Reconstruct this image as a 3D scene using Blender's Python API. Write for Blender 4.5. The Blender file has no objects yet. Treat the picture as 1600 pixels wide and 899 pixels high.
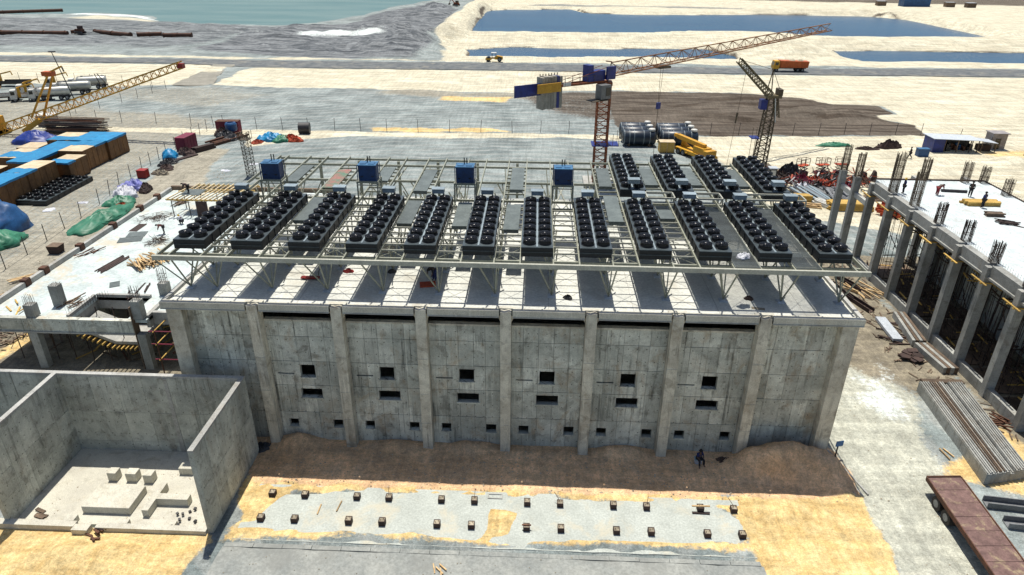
import bpy, bmesh, math, random
import numpy as np
from mathutils import Vector, Matrix

SC = bpy.context.scene
COL = SC.collection
RND = random.Random(7)

# ------------------------------------------------------------------ camera
cam_d = bpy.data.cameras.new('camera')
cam_d.sensor_width = 36.0
cam_d.lens = 1067.6 / 1600 * 36
cam_d.clip_start = 0.5
cam_d.clip_end = 12000
cam = bpy.data.objects.new('camera', cam_d)
COL.objects.link(cam)
_yaw, _pitch, _roll = 0.0363, 0.4629, 0.0086
_f = Vector((-math.sin(_yaw) * math.cos(_pitch), math.cos(_yaw) * math.cos(_pitch), -math.sin(_pitch)))
_r = Vector((math.cos(_yaw), math.sin(_yaw), 0))
_u = _r.cross(_f)
_r2 = math.cos(_roll) * _r + math.sin(_roll) * _u
_u2 = -math.sin(_roll) * _r + math.cos(_roll) * _u
cam.matrix_world = Matrix(((_r2.x, _u2.x, -_f.x, 1.94), (_r2.y, _u2.y, -_f.y, -41.9),
                           (_r2.z, _u2.z, -_f.z, 35.125), (0, 0, 0, 1)))
SC.camera = cam

# ------------------------------------------------------------------ sky and sun
SUN = Vector((-0.08, 0.30, 1.0)).normalized()      # towards the sun
w = bpy.data.worlds.new('World')
SC.world = w
w.use_nodes = True
nt = w.node_tree
sky = nt.nodes.new('ShaderNodeTexSky')
sky.sky_type = 'NISHITA'
sky.sun_disc = False
sky.sun_elevation = math.asin(SUN.z)
sky.sun_rotation = math.atan2(SUN.x, SUN.y)
sky.air_density = 1.0
sky.dust_density = 1.5
nt.links.new(sky.outputs[0], nt.nodes['Background'].inputs[0])
nt.nodes['Background'].inputs[1].default_value = 0.092
sun_d = bpy.data.lights.new('sun', 'SUN')
sun_d.energy = 4.9
sun_d.angle = math.radians(0.5)
sun_d.color = (1.0, 0.95, 0.86)
sun = bpy.data.objects.new('sun', sun_d)
COL.objects.link(sun)
sun.rotation_euler = (-SUN).to_track_quat('-Z', 'Y').to_euler()
sun.location = (0, 30, 80)
SC.view_settings.view_transform = 'Standard'
SC.view_settings.look = 'None'
SC.view_settings.exposure = 0.21
SC.view_settings.gamma = 1.0
SC.view_settings.use_curve_mapping = False
SC.cycles.max_bounces = 6
SC.cycles.diffuse_bounces = 3
SC.cycles.glossy_bounces = 2
SC.cycles.use_denoising = True

# ------------------------------------------------------------------ materials
MATS = {}


def _new(name):
    m = bpy.data.materials.new(name)
    m.use_nodes = True
    t = m.node_tree
    MATS[name] = m
    return m, t, t.nodes['Principled BSDF']


def N(t, kind, **kw):
    n = t.nodes.new('ShaderNode' + kind)
    for k, v in kw.items():
        if k in n.inputs:
            n.inputs[k].default_value = v
        else:
            setattr(n, k, v)
    return n


def L(t, a, b):
    t.links.new(a, b)


def c4(c):
    return (c[0], c[1], c[2], 1.0)


def mixc(t, fac, a, b, mode='MIX'):
    n = t.nodes.new('ShaderNodeMix')
    n.data_type = 'RGBA'
    n.blend_type = mode
    for i, v in ((0, fac), (6, a), (7, b)):
        if hasattr(v, 'is_output'):
            L(t, v, n.inputs[i])
        elif i == 0:
            n.inputs[0].default_value = v
        else:
            n.inputs[i].default_value = c4(v)
    return n.outputs[2]


def math_(t, op, a, b=0.0, clamp=False):
    n = N(t, 'Math', operation=op, use_clamp=clamp)
    for i, v in ((0, a), (1, b)):
        if hasattr(v, 'is_output'):
            L(t, v, n.inputs[i])
        else:
            n.inputs[i].default_value = v
    return n.outputs[0]


def pos(t, s=(1, 1, 1)):
    g = N(t, 'NewGeometry')
    mp = N(t, 'Mapping')
    L(t, g.outputs['Position'], mp.inputs['Vector'])
    mp.inputs['Scale'].default_value = s
    return mp.outputs[0]


def noise(t, vec, scale, detail=5.0, rough=0.6, dist=0.0):
    n = N(t, 'TexNoise')
    n.inputs['Scale'].default_value = scale
    n.inputs['Detail'].default_value = detail
    n.inputs['Roughness'].default_value = rough
    n.inputs['Distortion'].default_value = dist
    L(t, vec, n.inputs['Vector'])
    return n.outputs[0]


def rng(t, v, a, b, c=0.0, d=1.0, smooth=True):
    n = N(t, 'MapRange')
    if smooth:
        n.interpolation_type = 'SMOOTHSTEP'
    L(t, v, n.inputs[0])
    for i, x in ((1, a), (2, b), (3, c), (4, d)):
        n.inputs[i].default_value = x
    return n.outputs[0]


def bump(t, b, h, strength, dist=0.05):
    n = N(t, 'Bump')
    n.inputs['Strength'].default_value = strength
    n.inputs['Distance'].default_value = dist
    L(t, h, n.inputs['Height'])
    L(t, n.outputs[0], b.inputs['Normal'])


def mat(name, c1, c2=None, rough=0.75, metal=0.0, scale=1.5, grain=9.0, rnd=0.12, bmp=0.0, dirt=None, dirt_amt=0.5, spec=0.4):
    m, t, b = _new(name)
    c2 = c2 or tuple(x * 0.72 for x in c1)
    p = pos(t)
    n1 = noise(t, p, scale, 6, 0.65)
    col = mixc(t, rng(t, n1, 0.32, 0.68), c2, c1)
    n2 = noise(t, p, grain, 4, 0.7)
    col = mixc(t, 0.55, col, mixc(t, rng(t, n2, 0.25, 0.75), (0.55, 0.55, 0.55), (1.25, 1.25, 1.25)), 'MULTIPLY')
    if dirt:
        n3 = noise(t, p, scale * 0.6, 8, 0.7, 0.4)
        f = rng(t, n3, 0.52, 0.66)
        col = mixc(t, math_(t, 'MULTIPLY', f, dirt_amt), col, dirt)
    if rnd:
        oi = N(t, 'ObjectInfo')
        v = rng(t, oi.outputs['Random'], 0, 1, 1 - rnd, 1 + rnd, False)
        cc = N(t, 'CombineColor')
        for i in range(3):
            L(t, v, cc.inputs[i])
        col = mixc(t, 1.0, col, cc.outputs[0], 'MULTIPLY')
    L(t, col, b.inputs['Base Color'])
    b.inputs['Roughness'].default_value = rough
    b.inputs['Metallic'].default_value = metal
    b.inputs['Specular IOR Level'].default_value = spec
    if bmp:
        bump(t, b, n2, bmp, 0.04)
    return m


def concrete(name, c, dark, stain, streak=0.5, rnd=0.12, brown=(0.24, 0.18, 0.12), brown_amt=0.3, ties=False):
    m, t, b = _new(name)
    p = pos(t)
    big = noise(t, p, 0.35, 7, 0.7, 0.3)
    mid = noise(t, p, 1.6, 8, 0.72, 0.2)
    fine = noise(t, p, 14.0, 4, 0.7)
    col = mixc(t, rng(t, big, 0.35, 0.65), dark, c)
    col = mixc(t, math_(t, 'MULTIPLY', rng(t, mid, 0.5, 0.7), 0.6), col, stain)
    sv = noise(t, pos(t, (3.2, 3.2, 0.12)), 1.0, 5, 0.7, 0.15)
    lim = noise(t, pos(t, (0.5, 0.5, 0.35)), 1.0, 3)
    sf = math_(t, 'MULTIPLY', rng(t, sv, 0.5, 0.68), rng(t, lim, 0.4, 0.62))
    col = mixc(t, math_(t, 'MULTIPLY', sf, streak), col, tuple(x * 0.32 for x in dark))
    s2 = noise(t, pos(t, (5.0, 5.0, 0.3)), 1.0, 4, 0.6)
    col = mixc(t, math_(t, 'MULTIPLY', rng(t, s2, 0.58, 0.75), 0.35), col, tuple(min(1, x * 1.5) for x in c))
    bn = noise(t, pos(t, (0.8, 0.8, 0.5)), 1.0, 6, 0.7, 0.5)
    col = mixc(t, math_(t, 'MULTIPLY', rng(t, bn, 0.5, 0.72), brown_amt), col, brown)
    vo = N(t, 'TexVoronoi')
    vo.inputs['Scale'].default_value = 3.2
    L(t, p, vo.inputs['Vector'])
    spot = rng(t, vo.outputs['Distance'], 0.05, 0.10, 1.0, 0.0)
    col = mixc(t, math_(t, 'MULTIPLY', spot, 0.5), col, tuple(x * 0.3 for x in dark))
    if ties:                                     # rows of formwork tie holes
        sx_ = N(t, 'SeparateXYZ')
        L(t, p, sx_.inputs[0])
        hz = math_(t, 'ADD', sx_.outputs[0], sx_.outputs[1])
        a_ = math_(t, 'MULTIPLY', math_(t, 'SUBTRACT', math_(t, 'FRACT', math_(t, 'DIVIDE', hz, 0.66)), 0.5), 0.66)
        b_ = math_(t, 'MULTIPLY', math_(t, 'SUBTRACT', math_(t, 'FRACT', math_(t, 'DIVIDE', sx_.outputs[2], 1.07)), 0.5), 1.07)
        r_ = math_(t, 'SQRT', math_(t, 'ADD', math_(t, 'MULTIPLY', a_, a_), math_(t, 'MULTIPLY', b_, b_)))
        col = mixc(t, math_(t, 'MULTIPLY', rng(t, r_, 0.035, 0.055, 1.0, 0.0), 0.75), col, (0.05, 0.045, 0.04))
    blot = noise(t, p, 0.8, 3, 0.5, 0.8)
    col = mixc(t, math_(t, 'MULTIPLY', rng(t, blot, 0.62, 0.68), 0.4), col, stain)
    col = mixc(t, 0.5, col, mixc(t, rng(t, fine, 0.25, 0.75), (0.55, 0.55, 0.55), (1.3, 1.3, 1.3)), 'MULTIPLY')
    if rnd:
        oi = N(t, 'ObjectInfo')
        v = rng(t, oi.outputs['Random'], 0, 1, 1 - rnd, 1 + rnd, False)
        cc = N(t, 'CombineColor')
        for i in range(3):
            L(t, v, cc.inputs[i])
        col = mixc(t, 1.0, col, cc.outputs[0], 'MULTIPLY')
    L(t, col, b.inputs['Base Color'])
    b.inputs['Roughness'].default_value = 0.88
    b.inputs['Specular IOR Level'].default_value = 0.25
    bump(t, b, math_(t, 'ADD', mid, fine), 0.35, 0.03)
    return m


concrete('facade', (0.63, 0.635, 0.555), (0.38, 0.39, 0.34), (0.15, 0.138, 0.11), 1.0, 0.19, (0.36, 0.255, 0.145), 0.55, True)
concrete('pillar', (0.68, 0.645, 0.53), (0.44, 0.41, 0.335), (0.22, 0.19, 0.145), 0.8, 0.10, (0.28, 0.20, 0.12), 0.5)
concrete('basin', (0.53, 0.545, 0.48), (0.32, 0.335, 0.30), (0.13, 0.125, 0.105), 0.7, 0.15, (0.24, 0.18, 0.12), 0.32, True)
concrete('grey_concrete', (0.44, 0.44, 0.41), (0.32, 0.32, 0.30), (0.24, 0.23, 0.20), 0.4, 0.08)
concrete('dust_concrete', (0.58, 0.56, 0.47), (0.48, 0.46, 0.39), (0.36, 0.34, 0.28), 0.1, 0.06, (0.45, 0.38, 0.25), 0.3)
concrete('column_concrete', (0.37, 0.375, 0.35), (0.25, 0.255, 0.24), (0.16, 0.15, 0.13), 0.5, 0.12)
mat('joist_pale', (0.60, 0.50, 0.32), (0.46, 0.36, 0.2), 0.8, scale=1.5, rnd=0.3)
mat('rebar_sunlit', (0.20, 0.15, 0.10), (0.12, 0.085, 0.055), 0.8, scale=3, rnd=0.2)  # rebar as it looks in sun, the light put into the colour
mat('roof', (0.62, 0.625, 0.57), (0.50, 0.51, 0.47), 0.85, scale=0.5, grain=6, rnd=0, dirt=(0.40, 0.37, 0.30), dirt_amt=0.5)
mat('deck_white', (0.56, 0.62, 0.61), (0.40, 0.46, 0.45), 0.85, scale=0.45, grain=3, rnd=0, dirt=(0.50, 0.43, 0.31), dirt_amt=0.75)
mat('deck_white_clean', (0.60, 0.66, 0.67), (0.46, 0.51, 0.51), 0.85, scale=0.9, grain=5, rnd=0, dirt=(0.40, 0.39, 0.35), dirt_amt=0.55)
mat('steel_paint', (0.30, 0.31, 0.24), (0.22, 0.23, 0.18), 0.5, 0.0, scale=2.0, rnd=0.1, dirt=(0.22, 0.20, 0.15), dirt_amt=0.3)
mat('steel_light', (0.43, 0.43, 0.36), (0.35, 0.35, 0.29), 0.5, 0.0, scale=2.0, rnd=0.05)
mat('plate', (0.13, 0.155, 0.15), (0.09, 0.11, 0.108), 0.55, 0.2, scale=1.2, rnd=0.2)
mat('plate_green', (0.07, 0.17, 0.11), (0.30, 0.12, 0.10), 0.6, 0.0, scale=0.9, rnd=0.1)
mat('floor_panel', (0.13, 0.15, 0.15), (0.10, 0.115, 0.115), 0.6, 0.2, scale=1.5, rnd=0.25)
mat('cooler_deck', (0.07, 0.09, 0.10), (0.05, 0.065, 0.073), 0.42, 0.3, scale=2, rnd=0.15)
mat('cooler_side', (0.010, 0.012, 0.015), (0.007, 0.008, 0.010), 0.5, 0.0, scale=3, rnd=0.2)
mat('cooler_end', (0.010, 0.015, 0.020), (0.007, 0.010, 0.014), 0.5, 0.0, scale=2, rnd=0.2)
mat('fan_black', (0.009, 0.009, 0.011), (0.006, 0.006, 0.008), 0.36, 0.0, scale=4, rnd=0.2, spec=0.4)
mat('fan_dark', (0.014, 0.014, 0.017), (0.010, 0.010, 0.012), 0.22, 0.0, scale=4, rnd=0.2)
mat('box_grey', (0.26, 0.32, 0.35), (0.20, 0.25, 0.28), 0.45, 0.0, scale=2, rnd=0.15)
mat('blue_paint', (0.012, 0.05, 0.155), (0.010, 0.035, 0.105), 0.42, 0.0, scale=2, rnd=0.12)
mat('blue_top', (0.05, 0.16, 0.30), (0.035, 0.11, 0.22), 0.45, 0.0, scale=2, rnd=0.1)
mat('crane_blue', (0.010, 0.028, 0.21), (0.008, 0.018, 0.12), 0.45, scale=1, rnd=0.1)
mat('crane_orange', (0.28, 0.075, 0.018), (0.17, 0.042, 0.014), 0.6, scale=1.5, rnd=0.2, dirt=(0.06, 0.03, 0.02), dirt_amt=0.5)
mat('jib_tan', (0.33, 0.15, 0.055), (0.22, 0.09, 0.035), 0.6, scale=1.5, rnd=0.15)
mat('crane_yellow', (0.66, 0.36, 0.03), (0.52, 0.26, 0.02), 0.55, scale=1.5, rnd=0.15, dirt=(0.2, 0.1, 0.03), dirt_amt=0.4)
mat('machine_yellow', (0.62, 0.34, 0.02), (0.5, 0.25, 0.02), 0.5, scale=1.5, rnd=0.1)
mat('lattice_dark', (0.10, 0.075, 0.04), (0.06, 0.045, 0.03), 0.6, scale=1.5, rnd=0.2)
mat('lattice_olive', (0.16, 0.13, 0.06), (0.10, 0.08, 0.045), 0.6, scale=1.5, rnd=0.2)
mat('ballast', (0.33, 0.31, 0.26), (0.24, 0.22, 0.18), 0.85, scale=1.5, rnd=0.1)
mat('rust', (0.13, 0.055, 0.03), (0.07, 0.035, 0.022), 0.85, scale=2, rnd=0.25, bmp=0.3)
mat('rust_dark', (0.06, 0.035, 0.028), (0.035, 0.022, 0.02), 0.8, scale=2, rnd=0.3)
mat('trailer_deck', (0.20, 0.12, 0.105), (0.12, 0.07, 0.062), 0.8, scale=1.6, rnd=0.14, dirt=(0.36, 0.29, 0.17), dirt_amt=0.7, bmp=0.3)
mat('rebar', (0.085, 0.055, 0.04), (0.05, 0.032, 0.025), 0.8, scale=3, rnd=0.2)
mat('pipe_rust', (0.10, 0.045, 0.025), (0.06, 0.03, 0.02), 0.8, scale=0.5, rnd=0.2)
mat('timber', (0.52, 0.37, 0.19), (0.38, 0.25, 0.12), 0.8, scale=1.5, rnd=0.35)
mat('timber_yellow', (0.55, 0.36, 0.09), (0.42, 0.26, 0.06), 0.75, scale=1.5, rnd=0.3)
mat('timber_old', (0.17, 0.12, 0.08), (0.10, 0.07, 0.05), 0.85, scale=1.5, rnd=0.35)
mat('plywood', (0.22, 0.105, 0.033), (0.13, 0.06, 0.02), 0.7, scale=0.6, grain=3, rnd=0.18)
mat('ply_top', (0.60, 0.50, 0.34), (0.48, 0.37, 0.23), 0.7, scale=1.0, rnd=0.1)
mat('tarp_cyan', (0.012, 0.24, 0.47), (0.010, 0.17, 0.37), 0.45, scale=0.8, rnd=0.12)
mat('tarp_blue', (0.012, 0.035, 0.23), (0.010, 0.025, 0.15), 0.45, scale=0.8, rnd=0.1)
mat('tarp_sea', (0.02, 0.10, 0.26), (0.012, 0.06, 0.17), 0.45, scale=0.8, rnd=0.1)
mat('tarp_green', (0.022, 0.14, 0.075), (0.04, 0.20, 0.12), 0.5, scale=0.7, rnd=0.1)
mat('tarp_white', (0.62, 0.63, 0.66), (0.4, 0.42, 0.5), 0.6, scale=1.5, rnd=0.1)
mat('tarp_violet', (0.10, 0.11, 0.42), (0.25, 0.27, 0.5), 0.6, scale=1.5, rnd=0.1)
mat('net_orange', (0.45, 0.07, 0.02), (0.3, 0.04, 0.015), 0.7, scale=1.5, rnd=0.2)
mat('red_paint', (0.20, 0.012, 0.04), (0.14, 0.010, 0.028), 0.5, scale=1.0, rnd=0.1, dirt=(0.10, 0.03, 0.03), dirt_amt=0.5)
mat('red_bright', (0.33, 0.02, 0.015), (0.22, 0.015, 0.012), 0.5, scale=1.0, rnd=0.1)
mat('white_paint', (0.62, 0.62, 0.58), (0.5, 0.5, 0.46), 0.5, scale=1.5, rnd=0.1, dirt=(0.35, 0.30, 0.22), dirt_amt=0.4)
mat('tank_silver', (0.50, 0.50, 0.46), (0.40, 0.40, 0.36), 0.4, 0.35, scale=1.0, rnd=0.1)
mat('tank_navy', (0.022, 0.035, 0.055), (0.015, 0.022, 0.035), 0.38, scale=1.0, rnd=0.1)
mat('band', (0.25, 0.30, 0.32), None, 0.5, rnd=0)
mat('orange_truck', (0.50, 0.10, 0.012), (0.36, 0.07, 0.012), 0.5, scale=1, rnd=0.1)
mat('black_rubber', (0.018, 0.018, 0.018), (0.035, 0.032, 0.028), 0.85, scale=3, rnd=0.1)
mat('dark_steel', (0.05, 0.05, 0.052), (0.03, 0.03, 0.032), 0.5, 0.3, scale=2, rnd=0.25)
mat('grey_steel', (0.22, 0.23, 0.235), (0.16, 0.165, 0.17), 0.5, 0.3, scale=2, rnd=0.2)
mat('glass_dark', (0.015, 0.02, 0.022), None, 0.1, rnd=0)
mat('sign_blue', (0.02, 0.14, 0.36), None, 0.5, rnd=0)
mat('shed_grey', (0.30, 0.28, 0.27), (0.2, 0.19, 0.19), 0.7, scale=1.5, rnd=0.1)
mat('sheet_pale', (0.50, 0.54, 0.58), (0.40, 0.44, 0.48), 0.6, scale=1.5, rnd=0.1)
mat('skin', (0.09, 0.05, 0.035), (0.07, 0.04, 0.03), 0.6, rnd=0.1)
mat('hair', (0.012, 0.01, 0.01), None, 0.8, rnd=0)
mat('cloth_navy', (0.015, 0.03, 0.13), None, 0.85, rnd=0.1)
mat('cloth_dark', (0.02, 0.02, 0.025), None, 0.85, rnd=0.1)
mat('cloth_red', (0.24, 0.025, 0.03), None, 0.85, rnd=0.1)
mat('cloth_orange', (0.42, 0.10, 0.02), None, 0.85, rnd=0.1)
mat('cloth_pale', (0.35, 0.50, 0.55), None, 0.85, rnd=0.1)
mat('helmet_yellow', (0.6, 0.4, 0.03), None, 0.4, rnd=0)
mat('stone', (0.40, 0.35, 0.26), (0.26, 0.22, 0.16), 0.9, scale=2, rnd=0.3)
mat('bucket', (0.02, 0.02, 0.022), None, 0.5, rnd=0)

# ------------------------------------------------------------------ mesh helpers
ROOT = {}


class MB:
    def __init__(s):
        s.v, s.f = [], []

    def add(s, vs, fs):
        o = len(s.v)
        s.v += [tuple(v) for v in vs]
        s.f += [tuple(i + o for i in f) for f in fs]
        return s

    def box(s, a, b):
        (x0, y0, z0), (x1, y1, z1) = a, b
        return s.add([(x0, y0, z0), (x1, y0, z0), (x1, y1, z0), (x0, y1, z0), (x0, y0, z1), (x1, y0, z1), (x1, y1, z1), (x0, y1, z1)],
                     [(0, 3, 2, 1), (4, 5, 6, 7), (0, 1, 5, 4), (1, 2, 6, 5), (2, 3, 7, 6), (3, 0, 4, 7)])

    def cbox(s, c, d, rz=0.0, tilt=0.0):
        x, y, z = d[0] / 2, d[1] / 2, d[2] / 2
        M = Matrix.Translation(c) @ Matrix.Rotation(rz, 4, 'Z') @ Matrix.Rotation(tilt, 4, 'Y')
        vs = [M @ Vector(p) for p in ((-x, -y, -z), (x, -y, -z), (x, y, -z), (-x, y, -z), (-x, -y, z), (x, -y, z), (x, y, z), (-x, y, z))]
        return s.add(vs, [(0, 3, 2, 1), (4, 5, 6, 7), (0, 1, 5, 4), (1, 2, 6, 5), (2, 3, 7, 6), (3, 0, 4, 7)])

    def bar(s, p, q, w_=0.1, h=None):
        h = h or w_
        p, q = Vector(p), Vector(q)
        d = (q - p)
        if d.length < 1e-6:
            return s
        d.normalize()
        up = Vector((0, 0, 1)) if abs(d.z) < 0.95 else Vector((0, 1, 0))
        a = d.cross(up).normalized() * (w_ / 2)
        b = a.cross(d).normalized() * (h / 2)
        vs = [p - a - b, p + a - b, p + a + b, p - a + b, q - a - b, q + a - b, q + a + b, q - a + b]
        return s.add(vs, [(0, 1, 2, 3), (7, 6, 5, 4), (0, 4, 5, 1), (1, 5, 6, 2), (2, 6, 7, 3), (3, 7, 4, 0)])

    def tube(s, p, q, r0, r1=None, n=8, caps=True):
        r1 = r0 if r1 is None else r1
        p, q = Vector(p), Vector(q)
        d = (q - p).normalized()
        up = Vector((0, 0, 1)) if abs(d.z) < 0.95 else Vector((0, 1, 0))
        a = d.cross(up).normalized()
        b = a.cross(d).normalized()
        vs, fs = [], []
        for c, r in ((p, r0), (q, r1)):
            for i in range(n):
                t = 2 * math.pi * i / n
                vs.append(c + a * (r * math.cos(t)) + b * (r * math.sin(t)))
        for i in range(n):
            j = (i + 1) % n
            fs.append((i, j, n + j, n + i))
        if caps:
            fs.append(tuple(range(n - 1, -1, -1)))
            fs.append(tuple(range(n, 2 * n)))
        return s.add(vs, fs)

    def lathe(s, prof, n=14, c=(0, 0, 0)):
        vs, fs = [], []
        for r, z in prof:
            for i in range(n):
                t = 2 * math.pi * i / n
                vs.append((c[0] + r * math.cos(t), c[1] + r * math.sin(t), c[2] + z))
        for k in range(len(prof) - 1):
            for i in range(n):
                j = (i + 1) % n
                fs.append((k * n + i, k * n + j, (k + 1) * n + j, (k + 1) * n + i))
        fs.append(tuple(range((len(prof) - 1) * n, len(prof) * n)))
        return s.add(vs, fs)

    def prism(s, poly, a, b, axis='y'):
        """poly in the plane normal to axis, extruded from a to b"""
        n = len(poly)
        mk = {'y': lambda u, v, t: (u, t, v), 'x': lambda u, v, t: (t, u, v), 'z': lambda u, v, t: (u, v, t)}[axis]
        vs = [mk(u, v, a) for u, v in poly] + [mk(u, v, b) for u, v in poly]
        fs = [tuple(range(n)), tuple(range(2 * n - 1, n - 1, -1))]
        for i in range(n):
            j = (i + 1) % n
            fs.append((j, i, n + i, n + j))
        return s.add(vs, fs)

    def cells(s, xs, zs, holes, y0, y1, plane='xz'):
        """a slab made of the grid cells xs x zs whose centres lie in no hole; only outer faces are made"""
        nx, nz = len(xs) - 1, len(zs) - 1
        ok = {}
        for i in range(nx):
            for k in range(nz):
                cx, cz = (xs[i] + xs[i + 1]) / 2, (zs[k] + zs[k + 1]) / 2
                ok[i, k] = not any(a < cx < b and c < cz < d for a, b, c, d in holes)
        mk = (lambda x, y, z: (x, y, z)) if plane == 'xz' else (lambda x, y, z: (x, z, y))
        for (i, k), o in ok.items():
            if not o:
                continue
            a, b, c, d = xs[i], xs[i + 1], zs[k], zs[k + 1]
            s.add([mk(a, y0, c), mk(b, y0, c), mk(b, y0, d), mk(a, y0, d)], [(0, 1, 2, 3)])
            s.add([mk(a, y1, c), mk(b, y1, c), mk(b, y1, d), mk(a, y1, d)], [(3, 2, 1, 0)])
            for di, dk, e in ((-1, 0, ((a, c), (a, d))), (1, 0, ((b, d), (b, c))), (0, -1, ((b, c), (a, c))), (0, 1, ((a, d), (b, d)))):
                if not ok.get((i + di, k + dk), False):
                    (ax, az), (bx, bz) = e
                    s.add([mk(ax, y0, az), mk(bx, y0, bz), mk(bx, y1, bz), mk(ax, y1, az)], [(0, 1, 2, 3)])
        return s

    def mesh(s, name, m, off=None, smooth=False, flip=True):
        me = bpy.data.meshes.new(name)
        v = s.v
        if off is not None:
            v = [(a - off[0], b - off[1], c - off[2]) for a, b, c in v]
        me.from_pydata(v, [], s.f)
        if flip:
            bm = bmesh.new()
            bm.from_mesh(me)
            bmesh.ops.recalc_face_normals(bm, faces=bm.faces)
            bm.to_mesh(me)
            bm.free()
        me.materials.append(MATS[m])
        if smooth:
            me.shade_smooth()
        return me

    def build(s, name, m, parent=None, smooth=False, **kw):
        """world-coordinate mesh; under a parent it is stored relative to the parent's base"""
        off = ROOT.get(parent.name) if parent else None
        me = s.mesh(name, m, off, smooth)
        o = bpy.data.objects.new(name, me)
        COL.objects.link(o)
        if parent:
            o.parent = parent
            ROOT[o.name] = ROOT[parent.name]
        for k, v in kw.items():
            o[k] = v
        return o


def thing(name, label, cat, loc, group=None, rz=0.0):
    o = bpy.data.objects.new(name, None)
    COL.objects.link(o)
    o.empty_display_size = 0.3
    o.location = loc
    o.rotation_euler = (0, 0, rz)
    o['label'] = label
    o['category'] = cat
    if group:
        o['group'] = group
    ROOT[o.name] = loc
    return o


def local(name, label, cat, loc, rz=0.0, group=None):
    """a thing whose parts are modelled round its own origin and which is then turned"""
    o = thing(name, label, cat, loc, group, rz)
    ROOT[o.name] = (0, 0, 0)
    return o


def tag(o, label, cat, group=None, kind=None):
    o['label'] = label
    o['category'] = cat
    if group:
        o['group'] = group
    if kind:
        o['kind'] = kind
    return o


def place(name, me, parent, loc=(0, 0, 0), rot=(0, 0, 0), sc=(1, 1, 1)):
    """an object that shares mesh data; loc in world coordinates"""
    o = bpy.data.objects.new(name, me)
    COL.objects.link(o)
    off = (0, 0, 0)
    if parent:
        o.parent = parent
        off = ROOT[parent.name]
    o.location = (loc[0] - off[0], loc[1] - off[1], loc[2] - off[2])
    o.rotation_euler = rot
    o.scale = sc
    return o


def dup(root, loc, rz, label, group=None):
    r = root.copy()
    COL.objects.link(r)
    r.location = loc
    r.rotation_euler = (0, 0, rz)
    r['label'] = label
    if group:
        r['group'] = group
    for ch in list(root.children):
        c = ch.copy()
        COL.objects.link(c)
        c.parent = r
        for gch in list(ch.children):
            d = gch.copy()
            COL.objects.link(d)
            d.parent = c
    return r


UNIT = {}


def unit_bar(m):
    """shared 1 x 1 x 1 block, origin at its centre"""
    if m not in UNIT:
        UNIT[m] = MB().box((-.5, -.5, -.5), (.5, .5, .5)).mesh('block_' + m, m)
    return UNIT[m]


def bar_obj(name, p, q, w_, h, m, parent):
    """a straight member that shares the unit block"""
    p, q = Vector(p), Vector(q)
    d = q - p
    rot = d.to_track_quat('X', 'Z').to_euler()
    return place(name, unit_bar(m), parent, (p + q) / 2, rot, (d.length, w_, h))


ORD = ['first', 'second', 'third', 'fourth', 'fifth', 'sixth', 'seventh', 'eighth', 'ninth', 'tenth', 'eleventh', 'twelfth',
       'thirteenth', 'fourteenth', 'fifteenth', 'sixteenth', 'seventeenth', 'eighteenth', 'nineteenth', 'twentieth']

# ================================================================== GROUND
def vnoise(x, y, s, seed):
    xs, ys = x / s + seed * 17.3, y / s + seed * 9.1
    xi, yi = np.floor(xs).astype(np.int64), np.floor(ys).astype(np.int64)
    fx, fy = xs - xi, ys - yi
    fx, fy = fx * fx * (3 - 2 * fx), fy * fy * (3 - 2 * fy)

    def h(a, b):
        n = (a * 374761393 + b * 668265263 + seed * 974711) & 0x7fffffff
        n = ((n ^ (n >> 13)) * 1274126177) & 0x7fffffff
        return ((n ^ (n >> 16)) & 0xffff) / 65535.0
    a, b, c, d = h(xi, yi), h(xi + 1, yi), h(xi, yi + 1), h(xi + 1, yi + 1)
    return (a * (1 - fx) + b * fx) * (1 - fy) + (c * (1 - fx) + d * fx) * fy


def fbm(x, y, s, seed, o=4):
    t, a, n = 0, 1.0, 0
    for k in range(o):
        t = t + a * vnoise(x, y, s / 2 ** k, seed + k)
        n += a
        a *= 0.55
    return t / n


def sdist(X, Y, poly):
    """signed distance to a polygon, positive inside"""
    p = np.array(poly, float)
    d = np.full(X.shape, 1e9)
    ins = np.zeros(X.shape, bool)
    n = len(p)
    for i in range(n):
        ax, ay = p[i]
        bx, by = p[(i + 1) % n]
        ex, ey = bx - ax, by - ay
        t = np.clip(((X - ax) * ex + (Y - ay) * ey) / (ex * ex + ey * ey + 1e-9), 0, 1)
        d = np.minimum(d, np.hypot(X - ax - t * ex, Y - ay - t * ey))
        if ay != by:
            c = ((ay > Y) != (by > Y)) & (X < ex * (Y - ay) / (by - ay) + ax)
            ins ^= c
    return np.where(ins, d, -d)


def axis(a, b, step, lo, hi, g):
    v = list(np.arange(a, b + 1e-6, step))
    s, x = step, b
    while x < hi:
        s *= g
        x += s
        v.append(x)
    s, x = step, a
    pre = []
    while x > lo:
        s *= g
        x -= s
        pre.append(x)
    return np.array(pre[::-1] + v)


gx = axis(-75, 60, 0.42, -5000, 5000, 1.035)
gy_ = np.concatenate([axis(-16, 46, 0.36, -400, 46, 1.1), axis(46, 110, 0.55, 46, 5000, 1.02)[1:]])
GX, GY = np.meshgrid(gx, gy_)
Z = (fbm(GX, GY, 3.0, 3, 4) - 0.5) * 0.12
far = np.clip((GY - 60) / 60, 0, 1)
Z = Z + far * (fbm(GX, GY, 14, 8, 5) - 0.5) * 0.9
MASK = {}


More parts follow.
